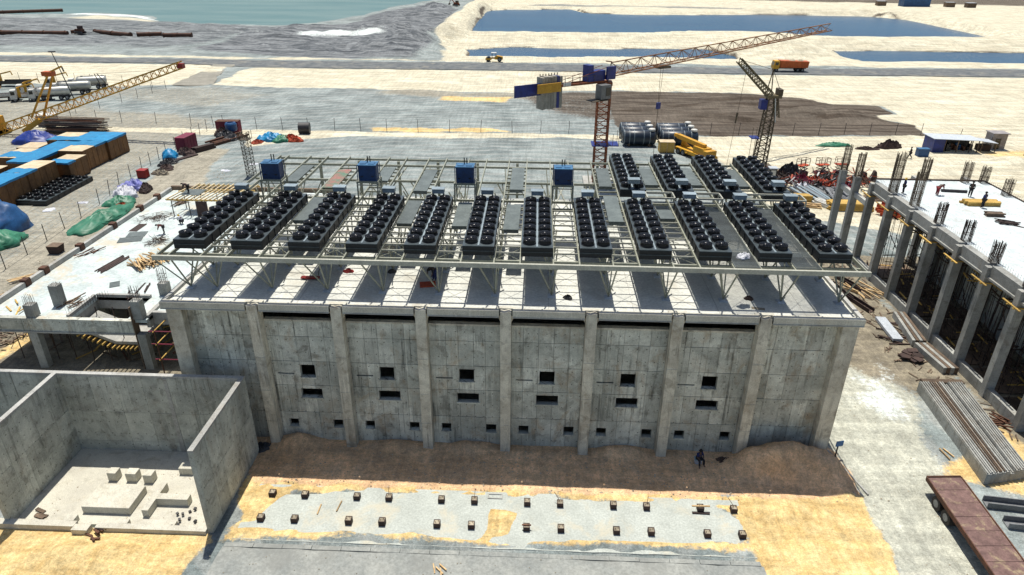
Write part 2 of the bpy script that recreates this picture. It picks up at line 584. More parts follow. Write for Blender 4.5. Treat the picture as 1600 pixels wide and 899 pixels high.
def zone(key, poly, soft=1.0, ragged=1.5, amt=1.0, cut=False, rs=None):
    sl = crop(min(p[0] for p in poly), max(p[0] for p in poly), min(p[1] for p in poly), max(p[1] for p in poly), soft + 2 * ragged)
    x, y = GX[sl], GY[sl]
    d = sdist(x, y, poly)
    if ragged:
        d = d + (fbm(x, y, rs or ragged * 3, len(poly) + int(abs(poly[0][0])), 4) - 0.5) * 2 * ragged
    m = np.clip(d / soft * 0.5 + 0.5, 0, 1) * amt
    if key not in MASK:
        MASK[key] = np.zeros_like(GX)
    MASK[key][sl] = np.maximum(MASK[key][sl], m)


def crop(x0, x1, y0, y1, g=0.0):
    i0, i1 = np.searchsorted(gx, [x0 - g, x1 + g])
    j0, j1 = np.searchsorted(gy_, [y0 - g, y1 + g])
    return (slice(max(0, j0 - 1), j1 + 1), slice(max(0, i0 - 1), i1 + 1))


def mound(x, y, rx, ry, h, seed=1, flat=1.0):
    sl = crop(x - rx * 1.4, x + rx * 1.4, y - ry * 1.4, y + ry * 1.4)
    A, B = GX[sl], GY[sl]
    d = np.hypot((A - x) / rx, (B - y) / ry) + (fbm(A, B, max(rx, ry) * 0.5, seed, 4) - 0.5) * 0.5
    Z[sl] += h * np.clip(1 - d, 0, 1) ** flat * (0.8 + 0.4 * fbm(A, B, max(rx, ry) * 0.25, seed + 5, 4))


def ridge(pts, wd, h, seed=1):
    global Z
    d = np.full(GX.shape, 1e9)
    for (ax, ay), (bx, by) in zip(pts[:-1], pts[1:]):
        ex, ey = bx - ax, by - ay
        t = np.clip(((GX - ax) * ex + (GY - ay) * ey) / (ex * ex + ey * ey), 0, 1)
        d = np.minimum(d, np.hypot(GX - ax - t * ex, GY - ay - t * ey))
    d = d / wd + (fbm(GX, GY, wd * 1.5, seed, 4) - 0.5) * 0.5
    Z = Z + h * np.clip(1.25 - d * 1.25, 0, 1) ** 0.8


SEA = [(-4000, 372), (-304, 363), (-270, 367), (-251, 379), (-218, 366), (-192, 331), (-163, 324), (-130, 322), (-120, 336), (-111, 352), (-104, 382), (-101, 410), (-101, 441), (-90, 475), (-78, 530), (-70, 700), (-60, 4900), (-4000, 4900)]
POND_A = [(-34, 419), (-17, 432), (25, 438), (33, 409), (62, 404), (141, 415), (191, 413), (211, 407), (215, 383), (214, 341), (216, 300), (163, 293), (130, 297), (111, 311), (74, 310), (48, 298), (27, 291), (-11, 289), (-29, 290), (-31, 318), (-32, 370)]
POND_B = [(-26, 236), (-9, 244), (31, 244), (67, 246), (75, 229), (71, 217), (38, 220), (15, 216), (-8, 217), (-23, 216)]
POND_C = [(113, 247), (143, 248), (193, 249), (330, 251), (330, 219), (196, 218), (173, 217), (128, 216), (117, 218), (114, 232)]
POND_D = [(290, 300), (330, 318), (360, 330), (330, 300)]
for poly, dep, sl in ((SEA, 3.0, 30), (POND_A, 3.0, 6), (POND_B, 2.2, 4), (POND_C, 2.2, 4)):
    d = sdist(GX, GY, poly) + (fbm(GX, GY, 14, 4, 4) - 0.5) * 5
    Z = Z - dep * np.clip(d / sl + 0.5, 0, 1)
def MASK_MUD():
    a_ = sdist(GX, GY, [(-128, 279), (-120, 302), (-95, 312), (-88, 400), (-78, 430), (-64, 440), (-52, 430), (-47, 317), (-47, 264), (-40, 228), (-46, 212), (-74, 208), (-128, 222)]) / 10 + .3
    b_ = sdist(GX, GY, [(-330, 224), (-230, 228), (-130, 224), (-114, 300), (-160, 314), (-200, 318), (-330, 340)]) / 10 + .3
    return np.maximum(np.clip(a_, 0, 1), np.clip(b_, 0, .7))


# berms round the ponds, spoil heaps, gravel heaps
ridge([(-38, 520), (-40, 390), (-41, 317), (-37, 262)], 9, 3.6, 3)
ridge([(-30, 266), (60, 268), (90, 262), (215, 272), (330, 276)], 14, 2.6, 5)
ridge([(216, 296), (222, 345), (224, 395), (200, 425), (140, 428)], 10, 2.6, 6)
mound(92, 240, 24, 22, 6.5, 7)
mound(-52, 232, 22, 26, 6.0, 9)
mound(-46, 258, 12, 26, 4.5, 11)
for i, (x, y, a, b, h) in enumerate([(-190, 268, 22, 8, 2.2), (-150, 285, 30, 10, 2.6), (-176, 292, 20, 8, 2.4), (-120, 262, 22, 9, 1.8), (-95, 255, 26, 8, 2.0), (-100, 290, 26, 8, 2.2), (-210, 246, 16, 6, 1.5), (-75, 300, 16, 20, 3), (-70, 330, 16, 18, 3.0), (-60, 380, 12, 22, 3.0), (-66, 425, 12, 20, 3.5), (-230, 290, 30, 10, 2)]):
    mound(x, y, a, b, h, 20 + i)
for i, (x, y, a, b, h) in enumerate([(72, 122, 10, 7, 2.2), (63, 124, 9, 5, 1.6), (52, 133, 22, 4, 1.1), (44, 119, 24, 3, 1.0), (58, 141, 16, 4, 1.4), (74, 131, 12, 4, 1.0), (30, 126, 18, 3, 0.8)]):
    mound(x, y, a, b, h, 40 + i)
mound(93, 86, 7, 4, 1.2, 50)
# sand banked against the foot of the hall and in front of the basin
mound(21.6, -0.6, 3.6, 2.5, 2.1, 51, 0.75)
mound(19.0, -1.0, 2.8, 1.7, 1.3, 52, 0.8)
mound(24.0, -1.9, 2.0, 2.2, 0.9, 57, 0.8)
mound(-16.3, 0.2, 2.2, 1.3, 0.9, 53)
mound(-2.6, 0.2, 2.2, 1.0, 0.6, 54)
mound(-8.3, 0.1, 2.6, 1.0, 0.5, 55)
mound(9.2, 0.3, 2.2, 1.0, 0.6, 56)
mound(-25.3, -11.6, 3.4, 1.9, 0.75, 58)
mound(-29.5, -12.0, 4.0, 2.2, 0.45, 59)
mound(20.5, -5.2, 2.8, 1.2, 0.35, 60)
# sand drifted over the pad, hard standings pressed flat
PAD = (-17.6, 16.75, -9.7, -4.55)
flat_pad = np.clip(np.minimum(np.minimum(GX - PAD[0], PAD[1] - GX), np.minimum(GY - PAD[2], PAD[3] - GY)) / 0.3 + 1, 0, 1)
drift = np.zeros_like(GX)
for poly in ([(-18, -4.4), (17.5, -4.4), (17.5, -5.0), (13, -4.75), (8, -5.2), (2, -4.8), (-3, -5.1), (-9, -4.8), (-15.5, -5.6), (-16.6, -8.2), (-18, -8.2)],
             [(-18, -8.7), (-12, -8.9), (-7, -8.6), (0, -9.0), (5, -8.7), (11, -8.75), (17.2, -8.4), (17.2, -9.9), (9, -9.5), (0, -9.9), (-10, -9.5), (-18, -9.9)],
             [(-0.6, -6.2), (1.0, -6.4), (0.9, -9.0), (-1.4, -9.0)], [(14.9, -5.0), (17.2, -5.0), (17.2, -9.4), (15.8, -9.0), (16.3, -7.0)]):
    drift = np.maximum(drift, np.clip(sdist(GX, GY, poly) / 0.5 + 0.5 + (fbm(GX, GY, 1.8, 77, 4) - 0.5) * 1.8, 0, 1))
Z = Z * (1 - flat_pad) + flat_pad * (-0.10 + 0.16 * np.clip(drift * 1.2 - 0.1, 0, 1) + (fbm(GX, GY, 1.0, 5, 3) - 0.5) * 0.03)
sl_ = crop(-19, 26, -4.6, 1.4)
Z[sl_] += (fbm(GX[sl_], GY[sl_], 1.3, 91, 3) - .5) * .22
mm_ = np.clip(MASK_MUD(), 0, 1)
Z = Z + mm_ * ((np.abs(fbm(GX, GY, 26, 61, 5) - 0.5) * -7.0 + 0.9) + (fbm(GX, GY, 7, 66, 4) - .5) * 1.6)
rd = np.clip(np.minimum(-9.95 - GY, np.minimum(GX + 18.6, 17.5 - GX)) / 0.3 + 1, 0, 1)
Z = Z * (1 - rd) - 0.12 * rd
rd2 = np.clip((7.5 - np.abs(GY - 189.5)) / 1.5 + 1, 0, 1)
Z = Z * (1 - rd2) - 0.1 * rd2
Z = np.where((GX > -33.4) & (GX < -19.2) & (GY > -8.9) & (GY < -1.2), -0.6, Z)
Z = np.where((GX > -23.6) & (GX < 23.6) & (GY > 1.4) & (GY < 23), -1.0, Z)

# what lies where
zone('white', [(-330, 183), (-99, 186), (-94, 165), (-96, 149.5), (-111, 147), (-150, 149), (-330, 150)], 1.5, 1.5)
zone('white', [(-91, 180), (-7, 182), (63, 180), (152, 183), (500, 184), (500, -60), (60, -60), (57, 40), (52, 48), (40, 55), (36, 62), (35, 95), (50, 100), (83, 105), (86.3, 114.8), (81.5, 118), (81.4, 124.8), (87.5, 126.7), (87, 136), (76.5, 138), (65, 148.7), (57, 149), (22.6, 150.6), (-5, 146.5), (-37, 146.7), (-51, 147.4), (-72, 148.4), (-88, 150)], 1.2, 1.6)
zone('white', [(-42, 500), (-46, 330), (-41, 262), (-30, 200), (500, 200), (500, 700), (-44, 700)], 3, 4)
zone('white', [(-110, 100), (-58, 100.5), (36, 101), (84, 104), (84, 98), (36, 93.5), (10, 98), (-16, 96), (-35, 97), (-45, 93), (-54, 86), (-58, 95), (-110, 98)], 0.8, 0.8, 0.95)
zone('white', [(-300, 197), (-120, 199), (-60, 199), (-10, 199), (-10, 203), (-60, 204), (-120, 203), (-300, 212)], 2, 3, 0.8)
zone('white', [(-250, 330), (-200, 318), (-140, 312), (-130, 318), (-160, 324), (-190, 329), (-240, 350)], 3, 3, 0.6)
zone('mud', [(-128, 279), (-120, 302), (-95, 316), (-92, 400), (-80, 440), (-64, 446), (-50, 437), (-45, 317), (-44, 264), (-35, 225), (-41, 204), (-74, 201), (-128, 218)], 6, 8, 0.9)
zone('mud', [(-330, 220), (-230, 226), (-130, 222), (-110, 300), (-160, 318), (-200, 322), (-330, 345)], 10, 14, 0.58)
zone('brown', [(20, 150), (57, 149), (65, 148.7), (76.5, 138), (87, 136), (87.5, 126.7), (81.4, 124.8), (81.5, 118), (86.3, 114.8), (83, 105), (36, 101), (19, 108)], 1.0, 1.3)
zone('brown', [(-8, 141), (20, 149), (24, 108), (4, 118)], 5, 7, 0.6)
zone('tan', [(-60, 149), (20, 149), (20, 132), (-40, 138)], 5, 5, 0.6)
zone('tan', [(-150, 150), (-90, 149), (-60, 140), (-75, 118), (-130, 130)], 8, 8, 0.5)
zone('yellow', [(-24, 141), (-4, 140), (-6, 132), (-24, 134)], 2, 2, 0.7)
zone('yellow', [(-35, 105), (-8, 105), (-2, 101.5), (-33, 101)], 1.2, 1.2, 0.8)
zone('tan', [(-160, 140), (-70, 112), (-62, 100), (-64, 74), (-60, 52), (-56, 30), (-60, 20), (-160, 20)], 5, 4, 0.55)
zone('tan', [(-62, 84), (-57, 84), (-52, 60), (-47, 50), (-48, 8), (-62, 12), (-64, 40), (-63, 66)], 1.5, 1.8, 0.9)
zone('yellow', [(-58, 62), (-52, 60), (-48, 50), (-48, 47), (-56, 50)], 1.5, 1.5, 0.6)
zone('yellow', [(-52, 22), (-46, 16), (-44, 4), (-60, 2), (-60, 20)], 1.5, 1.5, 0.6)
zone('soil', [(-20.5, 1.5), (25.8, 1.5), (25.8, -3.4), (22, -4.3), (16, -4.3), (5, -4.4), (-18.4, -4.4), (-20, -2)], 0.5, 0.5)
zone('yellow', [(-18.8, -3.7), (17, -3.9), (26.0, -3.4), (24.9, -14), (18.2, -14), (16.4, -9.0), (16.2, -6), (14.5, -5.3), (3, -4.9), (-15, -5.2), (-16, -8.5), (-17, -9.6), (-18.4, -6)], 0.5, 0.7)
zone('yellow', [(-18.3, -9.9), (-8, -9.2), (0, -9.6), (9, -9.1), (17, -9.4), (17, -8.3), (0, -8.5), (-18, -8.2)], 0.5, 0.6, 0.7)
zone('yellow', [(-45, -9.3), (-19.6, -9.2), (-19.0, -10), (-19.8, -14), (-45, -15)], 0.5, 0.6)
zone('dust', [(24.8, 1), (25.5, 12), (27, 20), (33, 14), (36, 9), (34.5, 4), (33, -3), (31, -14), (25.0, -14)], 1.4, 1.4, 0.9)
zone('dirt', [(24.6, 14), (30, 14.5), (35, 10), (36, 4), (40.5, 4), (41.5, 12), (41.5, 40), (30, 44), (24.6, 44)], 1.6, 1.8, 0.8)
zone('dirt', [(41, 0), (56, 0), (56, 40), (41, 40)], 1.0, 0.5, 1.0)
zone('dirt', [(-49, 8), (-24.5, 8), (-24.5, 46), (-47, 46), (-47.4, 12)], 0.8, 0.6, 1.0)
zone('dirt', [(-57, 13), (-48.5, 11), (-48.5, 40), (-52, 44), (-57, 36)], 1.5, 1.6, 0.7)
zone('dirt', [(33, 50), (58, 60), (58, 78), (40, 78)], 1.6, 2.2, 0.35)
zone('pale', [(31, 12), (35.4, 15.5), (36.0, 9), (34.8, 4.5), (31.2, 4.6), (29.2, 7.5)], 2.2, 1.8, 0.58, rs=1.6)
zone('tan', [(36.5, 30), (41, 30), (41.5, 5), (37, 4), (35.5, 14)], 1.2, 1.5, 0.8)
zone('yellow', [(33, -1.5), (37, -3), (50, -8), (50, 2), (40, 6), (41, 18), (39.5, 18), (37.5, 4)], 1.0, 1.3, 0.75)
zone('yellow', [(38, 27), (41, 26), (40, 18), (38.5, 19)], 0.7, 0.8, 0.7)
zone('yellow', [(86, 93), (100, 96), (110, 78), (92, 80)], 2, 3, 0.6)

zone('pale', [(-262, 352), (-215, 341), (-190, 325), (-165, 319), (-135, 317), (-135, 322), (-165, 325), (-190, 332), (-215, 350), (-255, 362)], 2.5, 3.0, 0.75, rs=9)
zone('pale', [(-118, 262), (-70, 266), (-62, 282), (-70, 296), (-108, 282)], 6, 8, 0.6, rs=22)
zone('yellow', [(-0.8, -6.0), (1.2, -6.2), (1.1, -9.2), (-1.6, -9.2)], 0.4, 0.5)
for poly in (POND_A, POND_B, POND_C):           # damp earth along the waterline
    dd = np.abs(sdist(GX, GY, poly) + (fbm(GX, GY, 14, 4, 4) - 0.5) * 5)
    MASK['brown'] = np.maximum(MASK['brown'], np.clip(1.1 - dd / 3.0, 0, 1) * (0.55 + .45 * fbm(GX, GY, 25, 31, 3)) * 0.85)
zone('brown', [(150, 520), (420, 470), (700, 470), (700, 700), (120, 700)], 12, 22, 0.62)
zone('tan', [(40, 432), (150, 428), (330, 400), (500, 380), (500, 450), (200, 490), (0, 470)], 10, 16, 0.62)
zone('mud', [(-30, 445), (60, 440), (140, 432), (140, 455), (0, 470)], 6, 9, 0.55)
nx_, ny_ = len(gx), len(gy_)
verts = np.stack([GX.ravel(), GY.ravel(), Z.ravel()], 1)
ii, jj = np.meshgrid(np.arange(nx_ - 1), np.arange(ny_ - 1))
a = (jj * nx_ + ii).ravel()
quads = np.stack([a, a + 1, a + 1 + nx_, a + nx_], 1)
me = bpy.data.meshes.new('ground')
me.vertices.add(len(verts))
me.vertices.foreach_set('co', verts.ravel().astype(np.float32))
me.loops.add(len(quads) * 4)
me.loops.foreach_set('vertex_index', quads.ravel().astype(np.int32))
me.polygons.add(len(quads))
me.polygons.foreach_set('loop_start', np.arange(0, len(quads) * 4, 4, dtype=np.int32))
me.polygons.foreach_set('use_smooth', np.ones(len(quads), bool))
me.update(calc_edges=True)
for k, v in MASK.items():
    at = me.attributes.new('m_' + k, 'FLOAT', 'POINT')
    at.data.foreach_set('value', v.ravel().astype(np.float32))

m, t, b = _new('ground')
p = pos(t)
streak = noise(t, pos(t, (0.05, 0.55, 1)), 1.0, 6, 0.65, 0.3)
big = noise(t, p, 0.09, 6, 0.6, 0.4)
mid = noise(t, p, 0.9, 7, 0.7, 0.3)
fine = noise(t, p, 7.0, 5, 0.75)
edge = noise(t, p, 2.2, 6, 0.75)
tv = N(t, 'TexWave', wave_type='RINGS', rings_direction='Z')
tv.inputs['Scale'].default_value = 0.11
tv.inputs['Distortion'].default_value = 9.0
tv.inputs['Detail'].default_value = 4.0
tv.inputs['Detail Scale'].default_value = 0.6
L(t, pos(t, (1, 1, 0)), tv.inputs['Vector'])
col = mixc(t, rng(t, big, 0.35, 0.65), (0.150, 0.178, 0.177), (0.24, 0.273, 0.266))
col = mixc(t, math_(t, 'MULTIPLY', rng(t, streak, 0.5, 0.75), 0.5), col, (0.31, 0.315, 0.295))
col = mixc(t, math_(t, 'MULTIPLY', rng(t, tv.outputs[0], 0.55, 0.95), 0.38), col, (0.34, 0.345, 0.325))
LAYERS = [('tan', (0.31, 0.285, 0.225), (0.245, 0.23, 0.185)), ('dust', (0.44, 0.44, 0.365), (0.35, 0.355, 0.30)),
          ('white', (0.55, 0.52, 0.405), (0.45, 0.41, 0.305)), ('mud', (0.055, 0.062, 0.070), (0.20, 0.212, 0.218)),
          ('brown', (0.055, 0.042, 0.031), (0.125, 0.105, 0.084)), ('yellow', (0.61, 0.47, 0.235), (0.54, 0.375, 0.16)),
          ('soil', (0.70, 0.45, 0.25), (0.52, 0.36, 0.22)), ('dirt', (0.25, 0.22, 0.16), (0.17, 0.15, 0.115)), ('pale', (0.70, 0.76, 0.75), (0.5, 0.53, 0.50))]
for key, ca, cb in LAYERS:
    if key not in MASK:
        continue
    an = N(t, 'Attribute', attribute_name='m_' + key)
    f = math_(t, 'ADD', an.outputs['Fac'], math_(t, 'MULTIPLY', math_(t, 'SUBTRACT', edge, 0.5), 0.9))
    f = math_(t, 'MULTIPLY', rng(t, f, 0.38, 0.62), rng(t, an.outputs['Fac'], 0.02, 0.12))
    if key in ('brown', 'mud', 'white'):
        vcol = mixc(t, rng(t, streak, 0.36, 0.62), ca, cb)
    else:
        vcol = mixc(t, rng(t, mid, 0.35, 0.65), ca, cb)
    col = mixc(t, f, col, vcol)
for sc_n, vec, lo_, hi_, seed_ in ((0.18, None, .88, 1.15, 0), (1.0, (0.10, 1.0, 1), .84, 1.18, 0), (2.6, None, .84, 1.2, 0), (8.5, None, .78, 1.24, 0), (1.0, (1.6, 0.10, 1), .86, 1.13, 0)):
    nn = noise(t, pos(t, vec) if vec else p, sc_n, 5, 0.72, 0.25)
    col = mixc(t, 1.0, col, mixc(t, rng(t, nn, 0.3, 0.7), (lo_, lo_, lo_), (hi_, hi_, hi_)), 'MULTIPLY')
spk = N(t, 'TexVoronoi')
spk.inputs['Scale'].default_value = 1.3
L(t, p, spk.inputs['Vector'])
col = mixc(t, math_(t, 'MULTIPLY', rng(t, spk.outputs['Distance'], 0.03, 0.08, 1, 0), 0.45), col, (0.12, 0.10, 0.08))
L(t, col, b.inputs['Base Color'])
b.inputs['Roughness'].default_value = 0.95
b.inputs['Specular IOR Level'].default_value = 0.15
rut = noise(t, pos(t, (1.5, 0.09, 1)), 1.0, 4, 0.6, 0.2)
bump(t, b, math_(t, 'ADD', math_(t, 'ADD', math_(t, 'MULTIPLY', mid, 2.0), math_(t, 'MULTIPLY', rut, 1.6)), fine), 0.6, 0.14)
me.materials.append(m)
ground = bpy.data.objects.new('ground', me)
COL.objects.link(ground)
ground['kind'] = 'structure'


def sheet(name, poly, z, m, kind='structure', jit=0.0, step=1.5, seed=1, thick=0.0):
    """a flat sheet with a slightly uneven outline"""
    r = random.Random(seed)
    pts = []
    for (ax, ay), (bx, by) in zip(poly, poly[1:] + poly[:1]):
        n = max(1, int(math.hypot(bx - ax, by - ay) / step)) if jit else 1
        for k in range(n):
            u = k / n
            pts.append((ax + (bx - ax) * u + r.uniform(-jit, jit), ay + (by - ay) * u + r.uniform(-jit, jit)))
    bm = bmesh.new()
    f = bm.faces.new([bm.verts.new((x, y, z)) for x, y in pts])
    if thick:
        e = bmesh.ops.extrude_face_region(bm, geom=[f])
        bmesh.ops.translate(bm, verts=[v for v in e['geom'] if isinstance(v, bmesh.types.BMVert)], vec=(0, 0, -thick))
    bmesh.ops.triangulate(bm, faces=bm.faces)
    bmesh.ops.recalc_face_normals(bm, faces=bm.faces)
    mm = bpy.data.meshes.new(name)
    bm.to_mesh(mm)
    bm.free()
    mm.materials.append(MATS[m])
    o = bpy.data.objects.new(name, mm)
    COL.objects.link(o)
    o['kind'] = kind
    return o


def water(name, c1, c2, wave, rough):
    m, t, b = _new(name)
    p = pos(t, (0.25, 1, 1))
    n = noise(t, p, 0.05, 5, 0.6)
    L(t, mixc(t, rng(t, n, 0.3, 0.7), c1, c2), b.inputs['Base Color'])
    b.inputs['Roughness'].default_value = rough
    b.inputs['IOR'].default_value = 1.33
    b.inputs['Specular IOR Level'].default_value = 0.3
    h = noise(t, pos(t, (0.5, 1, 1)), wave, 5, 0.65)
    bump(t, b, h, 0.5, 0.25)


water('sea_water', (0.085, 0.165, 0.16), (0.14, 0.215, 0.20), 0.5, 0.35)
water('pond_water', (0.006, 0.055, 0.125), (0.014, 0.075, 0.15), 0.9, 0.25)


def wpoly(poly, g):
    cx = sum(p[0] for p in poly) / len(poly)
    cy = sum(p[1] for p in poly) / len(poly)
    return [(x + (g if x > cx else -g), y + (g if y > cy else -g)) for x, y in poly]


sheet('sea_water', [(-4500, 300), (-95, 300), (-75, 420), (-50, 520), (-45, 4900), (-4500, 4900)], -1.3, 'sea_water')
sheet('pond_water', wpoly(POND_A, 5), -1.3, 'pond_water')
sheet('pond_water', wpoly(POND_B, 4), -0.95, 'pond_water')
sheet('pond_water', wpoly(POND_C, 4), -0.95, 'pond_water')
mat('haul_road', (0.08, 0.092, 0.10), (0.16, 0.168, 0.165), 0.9, scale=0.35, grain=1.2, rnd=0, dirt=(0.27, 0.25, 0.20), dirt_amt=0.6)
mat('pad', (0.46, 0.49, 0.45), (0.38, 0.405, 0.37), 0.88, scale=0.55, grain=7, rnd=0, dirt=(0.50, 0.46, 0.35), dirt_amt=0.7, bmp=0.15)
mat('service_road', (0.22, 0.235, 0.225), (0.32, 0.33, 0.305), 0.9, scale=0.4, grain=4, rnd=0, dirt=(0.20, 0.205, 0.19), dirt_amt=0.6, bmp=0.2)
mat('dirt_track', (0.21, 0.20, 0.165), (0.29, 0.275, 0.23), 0.9, scale=0.3, grain=2.5, rnd=0)
sheet('haul_road', [(-700, 185.5), (-116, 186.5), (-88, 181), (-7, 182.5), (74, 182), (152, 183.5), (700, 187), (700, 203), (162, 199), (76, 193.5), (35, 194.5), (-7, 197), (-94, 195.5), (-117, 196.5), (-700, 199)], 0.06, 'haul_road', jit=0.5, step=3, seed=3)
sheet('haul_road', [(-104, 186), (-97, 186), (-94, 165), (-88, 148), (-100, 148), (-101, 166)], 0.10, 'dirt_track', jit=0.5, step=3, seed=4)
sheet('concrete_pad', [(PAD[0], PAD[2]), (PAD[1], PAD[2]), (PAD[1], PAD[3]), (PAD[0], PAD[3])], 0.0, 'pad', jit=0.03, step=0.8, seed=5, thick=0.2)
sheet('service_road', [(-18.4, -40), (17.3, -40), (17.0, -10.35), (-18.0, -10.35)], -0.03, 'service_road', jit=0.05, step=1, seed=6, thick=0.15)
kb = MB()
for i in range(18):
    x = -17.9 + i * 1.93
    kb = MB().box((x, -10.32, -0.2), (x + 1.9, -9.98, 0.0 + RND.uniform(-.02, .012)))
    o = kb.build('kerb', 'service_road')
    o['kind'] = 'structure'

# ================================================================== CONCRETE HALL
hall = thing('concrete_hall', 'long grey concrete hall with pilasters, small openings and a flat roof', 'building', (0, 0, 0))
ROOFZ = 12.2
WY0, WY1 = 0.7, 1.05
PX = [-18 + 6 * i for i in range(7)]
for x in PX:
    r = random.Random(int(x) + 50)
    o = MB().prism([(x - .38, -0.5), (x + .38, -0.5), (x + .38, 12.30), (x + .2, 12.36), (x - .1, 12.27), (x - .38, 12.33)], -0.14, 0.30).build('pilaster', 'pillar', hall)
    MB().box((x - .375, .302, -.5), (x + .375, .72, 11.84)).build('pilaster_root', 'pillar', o)
    for z in (2.5 + r.uniform(-.3, .3), 5.1, 8.2 + r.uniform(-.4, .4)):      # pour joints standing a little proud
        MB().box((x - .40, -0.165, z), (x + .40, 0.2, z + .05)).build('pour_joint', 'pillar', o)
    for s in (-1, 1):
        MB().prism([(x + s * .38, 11.3), (x + s * .38, 11.84), (x + s * .62, 11.84)], .25, .66).build('bracket', 'pillar', hall)
for x0, x1 in ((-24.3, -23.2), (23.35, 24.45)):
    MB().box((x0, 0.0, -0.6), (x1, 1.1, 11.84)).build('corner_pillar', 'pillar', hall)
ZR = [-0.6, 2.6, 5.1, 7.25, 9.4, 10.72]


def facade_bay(xa, xb, holes, top, r, fan=0.0):
    n = 5
    xs = [xa] + [xa + (xb - xa) * (i + r.uniform(-.18, .18)) / n for i in range(1, n)] + [xb]
    zr = ZR[:-1] + [top]
    for zi in range(len(zr) - 1):
        if zi in (0, 1, 2) and holes:
            pass
        for xi in range(n):
            a, b, c, d = xs[xi] + .010, xs[xi + 1] - .010, zr[zi] + .016, zr[zi + 1] - .016
            hs = [h for h in holes if h[0] < b and h[1] > a and h[2] < d and h[3] > c]
            gxs = sorted({a, b} | {v for h in hs for v in h[:2] if a < v < b})
            gzs = sorted({c, d} | {v for h in hs for v in h[2:] if c < v < d})
            y = WY0 + r.uniform(-.014, .014)
            todo = {(i, k) for i in range(len(gxs) - 1) for k in range(len(gzs) - 1)
                    if not any(h[0] < (gxs[i] + gxs[i + 1]) / 2 < h[1] and h[2] < (gzs[k] + gzs[k + 1]) / 2 < h[3] for h in hs)}
            allc = set(todo)
            while todo:                      # one object for every connected piece of concrete
                comp, st_ = set(), [todo.pop()]
                while st_:
                    q = st_.pop()
                    comp.add(q)
                    for dq in ((1, 0), (-1, 0), (0, 1), (0, -1)):
                        e = (q[0] + dq[0], q[1] + dq[1])
                        if e in todo:
                            todo.discard(e)
                            st_.append(e)
                other = [(gxs[i], gxs[i + 1], gzs[k], gzs[k + 1]) for i, k in allc - comp]
                MB().cells(gxs, gzs, hs + other, y, WY1).build('wall_panel', 'facade', hall)


rr = random.Random(3)
for i in range(6):
    x = PX[i]
    hs = [(x + 2.5, x + 3.62, 5.86, 6.95), (x + 2.3, x + 3.95, 4.0, 4.8), (x + 1.0, x + 1.76, 1.2, 1.92), (x + 4.48, x + 5.26, 1.2, 1.94), (x + .74, x + 2.0, 6.08, 6.2)]
    facade_bay(x + .38, x + 5.62, hs, 10.72, rr)
    for h in hs[:4]:
        MB().box((h[0] - .05, .62, h[2] - .1), (h[1] + .05, .9, h[2] - .004)).build('sill', 'facade', hall)
    MB().box((x + .385, .60, 10.725), (x + 5.615, 1.0, 10.86)).build('ledge', 'pillar', hall)
facade_bay(-23.2, -18.38, [], 11.84, rr)
facade_bay(18.38, 23.35, [], 11.84, rr)
for x0, x1, y0, y1 in ((-24.25, -23.9, 1.12, 23.6), (24.05, 24.4, 1.12, 23.6)):
    MB().box((x0, y0, -0.6), (x1, y1, 11.85)).build('side_wall', 'facade', hall)
MB().box((-24.25, 23.62, -0.6), (24.4, 24.0, 11.85)).build('rear_wall', 'facade', hall)
MB().box((-23.88, 1.2, -0.3), (24.0, 23.6, -0.1)).build('floor', 'grey_concrete', hall)
slab = MB().cells(sorted([-24.6, 24.7] + [x + d for x in PX for d in (-.48, .48)]), [-0.1, 0.42, 24.3],
                  [(x - .48, x + .48, -.2, .42) for x in PX], 11.86, ROOFZ, 'xy').build('roof_slab', 'roof', hall)
ed = [-24.6] + [v for x in PX for v in (x - .48, x + .48)] + [24.7]
for k in range(0, len(ed), 2):
    a, b = ed[k], ed[k + 1]
    MB().box((a, -0.12, 11.93), (b, 0.3, 12.42)).build('roof_edge', 'dust_concrete', hall)
    MB().box((a + .01, -0.16, 11.87), (b - .01, 0.1, 11.926)).build('drip_ledge', 'grey_concrete', hall)
for x in PX:
    MB().box((x - .66, .305, ROOFZ - .01), (x + .66, .62, 12.40)).build('notch_kerb', 'dust_concrete', hall)
for a, b in ((-24.6, -24.3), (24.4, 24.7)):
    MB().box((a, .304, ROOFZ - .02), (b, 24.3, 12.43)).build('side_kerb', 'grey_concrete', hall)
for x in (-21, -15, -9, -3, 3, 9, 15, 21):        # lines of the cast strips of the roof
    MB().box((x - .02, .7, ROOFZ), (x + .02, 24.2, ROOFZ + .006)).build('roof_joint', 'grey_concrete', hall)

# ================================================================== STEEL FRAME ON THE ROOF
FZ = 15.5
X0, S_, CW, CL = -23.93, 4.1463, 2.245, 10.5
frame = thing('roof_steelwork', 'pale grey steel grid standing on splayed legs on the hall roof', 'steel frame', (0, 2, ROOFZ))
LX, RX = -24.83, 24.62
ybeams = sorted([LX] + [X0 + S_ * k - .04 for k in range(12)] + [X0 + CW + S_ * k + .04 for k in range(12)] + [RX])
for x in ybeams:
    bar_obj('long_beam', (x, 1.06, FZ - .14), (x, 27.1, FZ - .14), .10, .24, 'steel_paint', frame)
bar_obj('front_beam', (LX - .1, .95, FZ - .1), (RX + .12, .95, FZ - .1), .2, .34, 'steel_light', frame)
for y in (2.15, 13.05, 14.9, 20.0, 25.0, 27.1):
    bar_obj('cross_beam', (LX, y, FZ - .33), (RX, y, FZ - .33), .14, .2, 'steel_paint', frame)
gapc = [X0 + S_ * k + CW + .95 for k in range(11)]
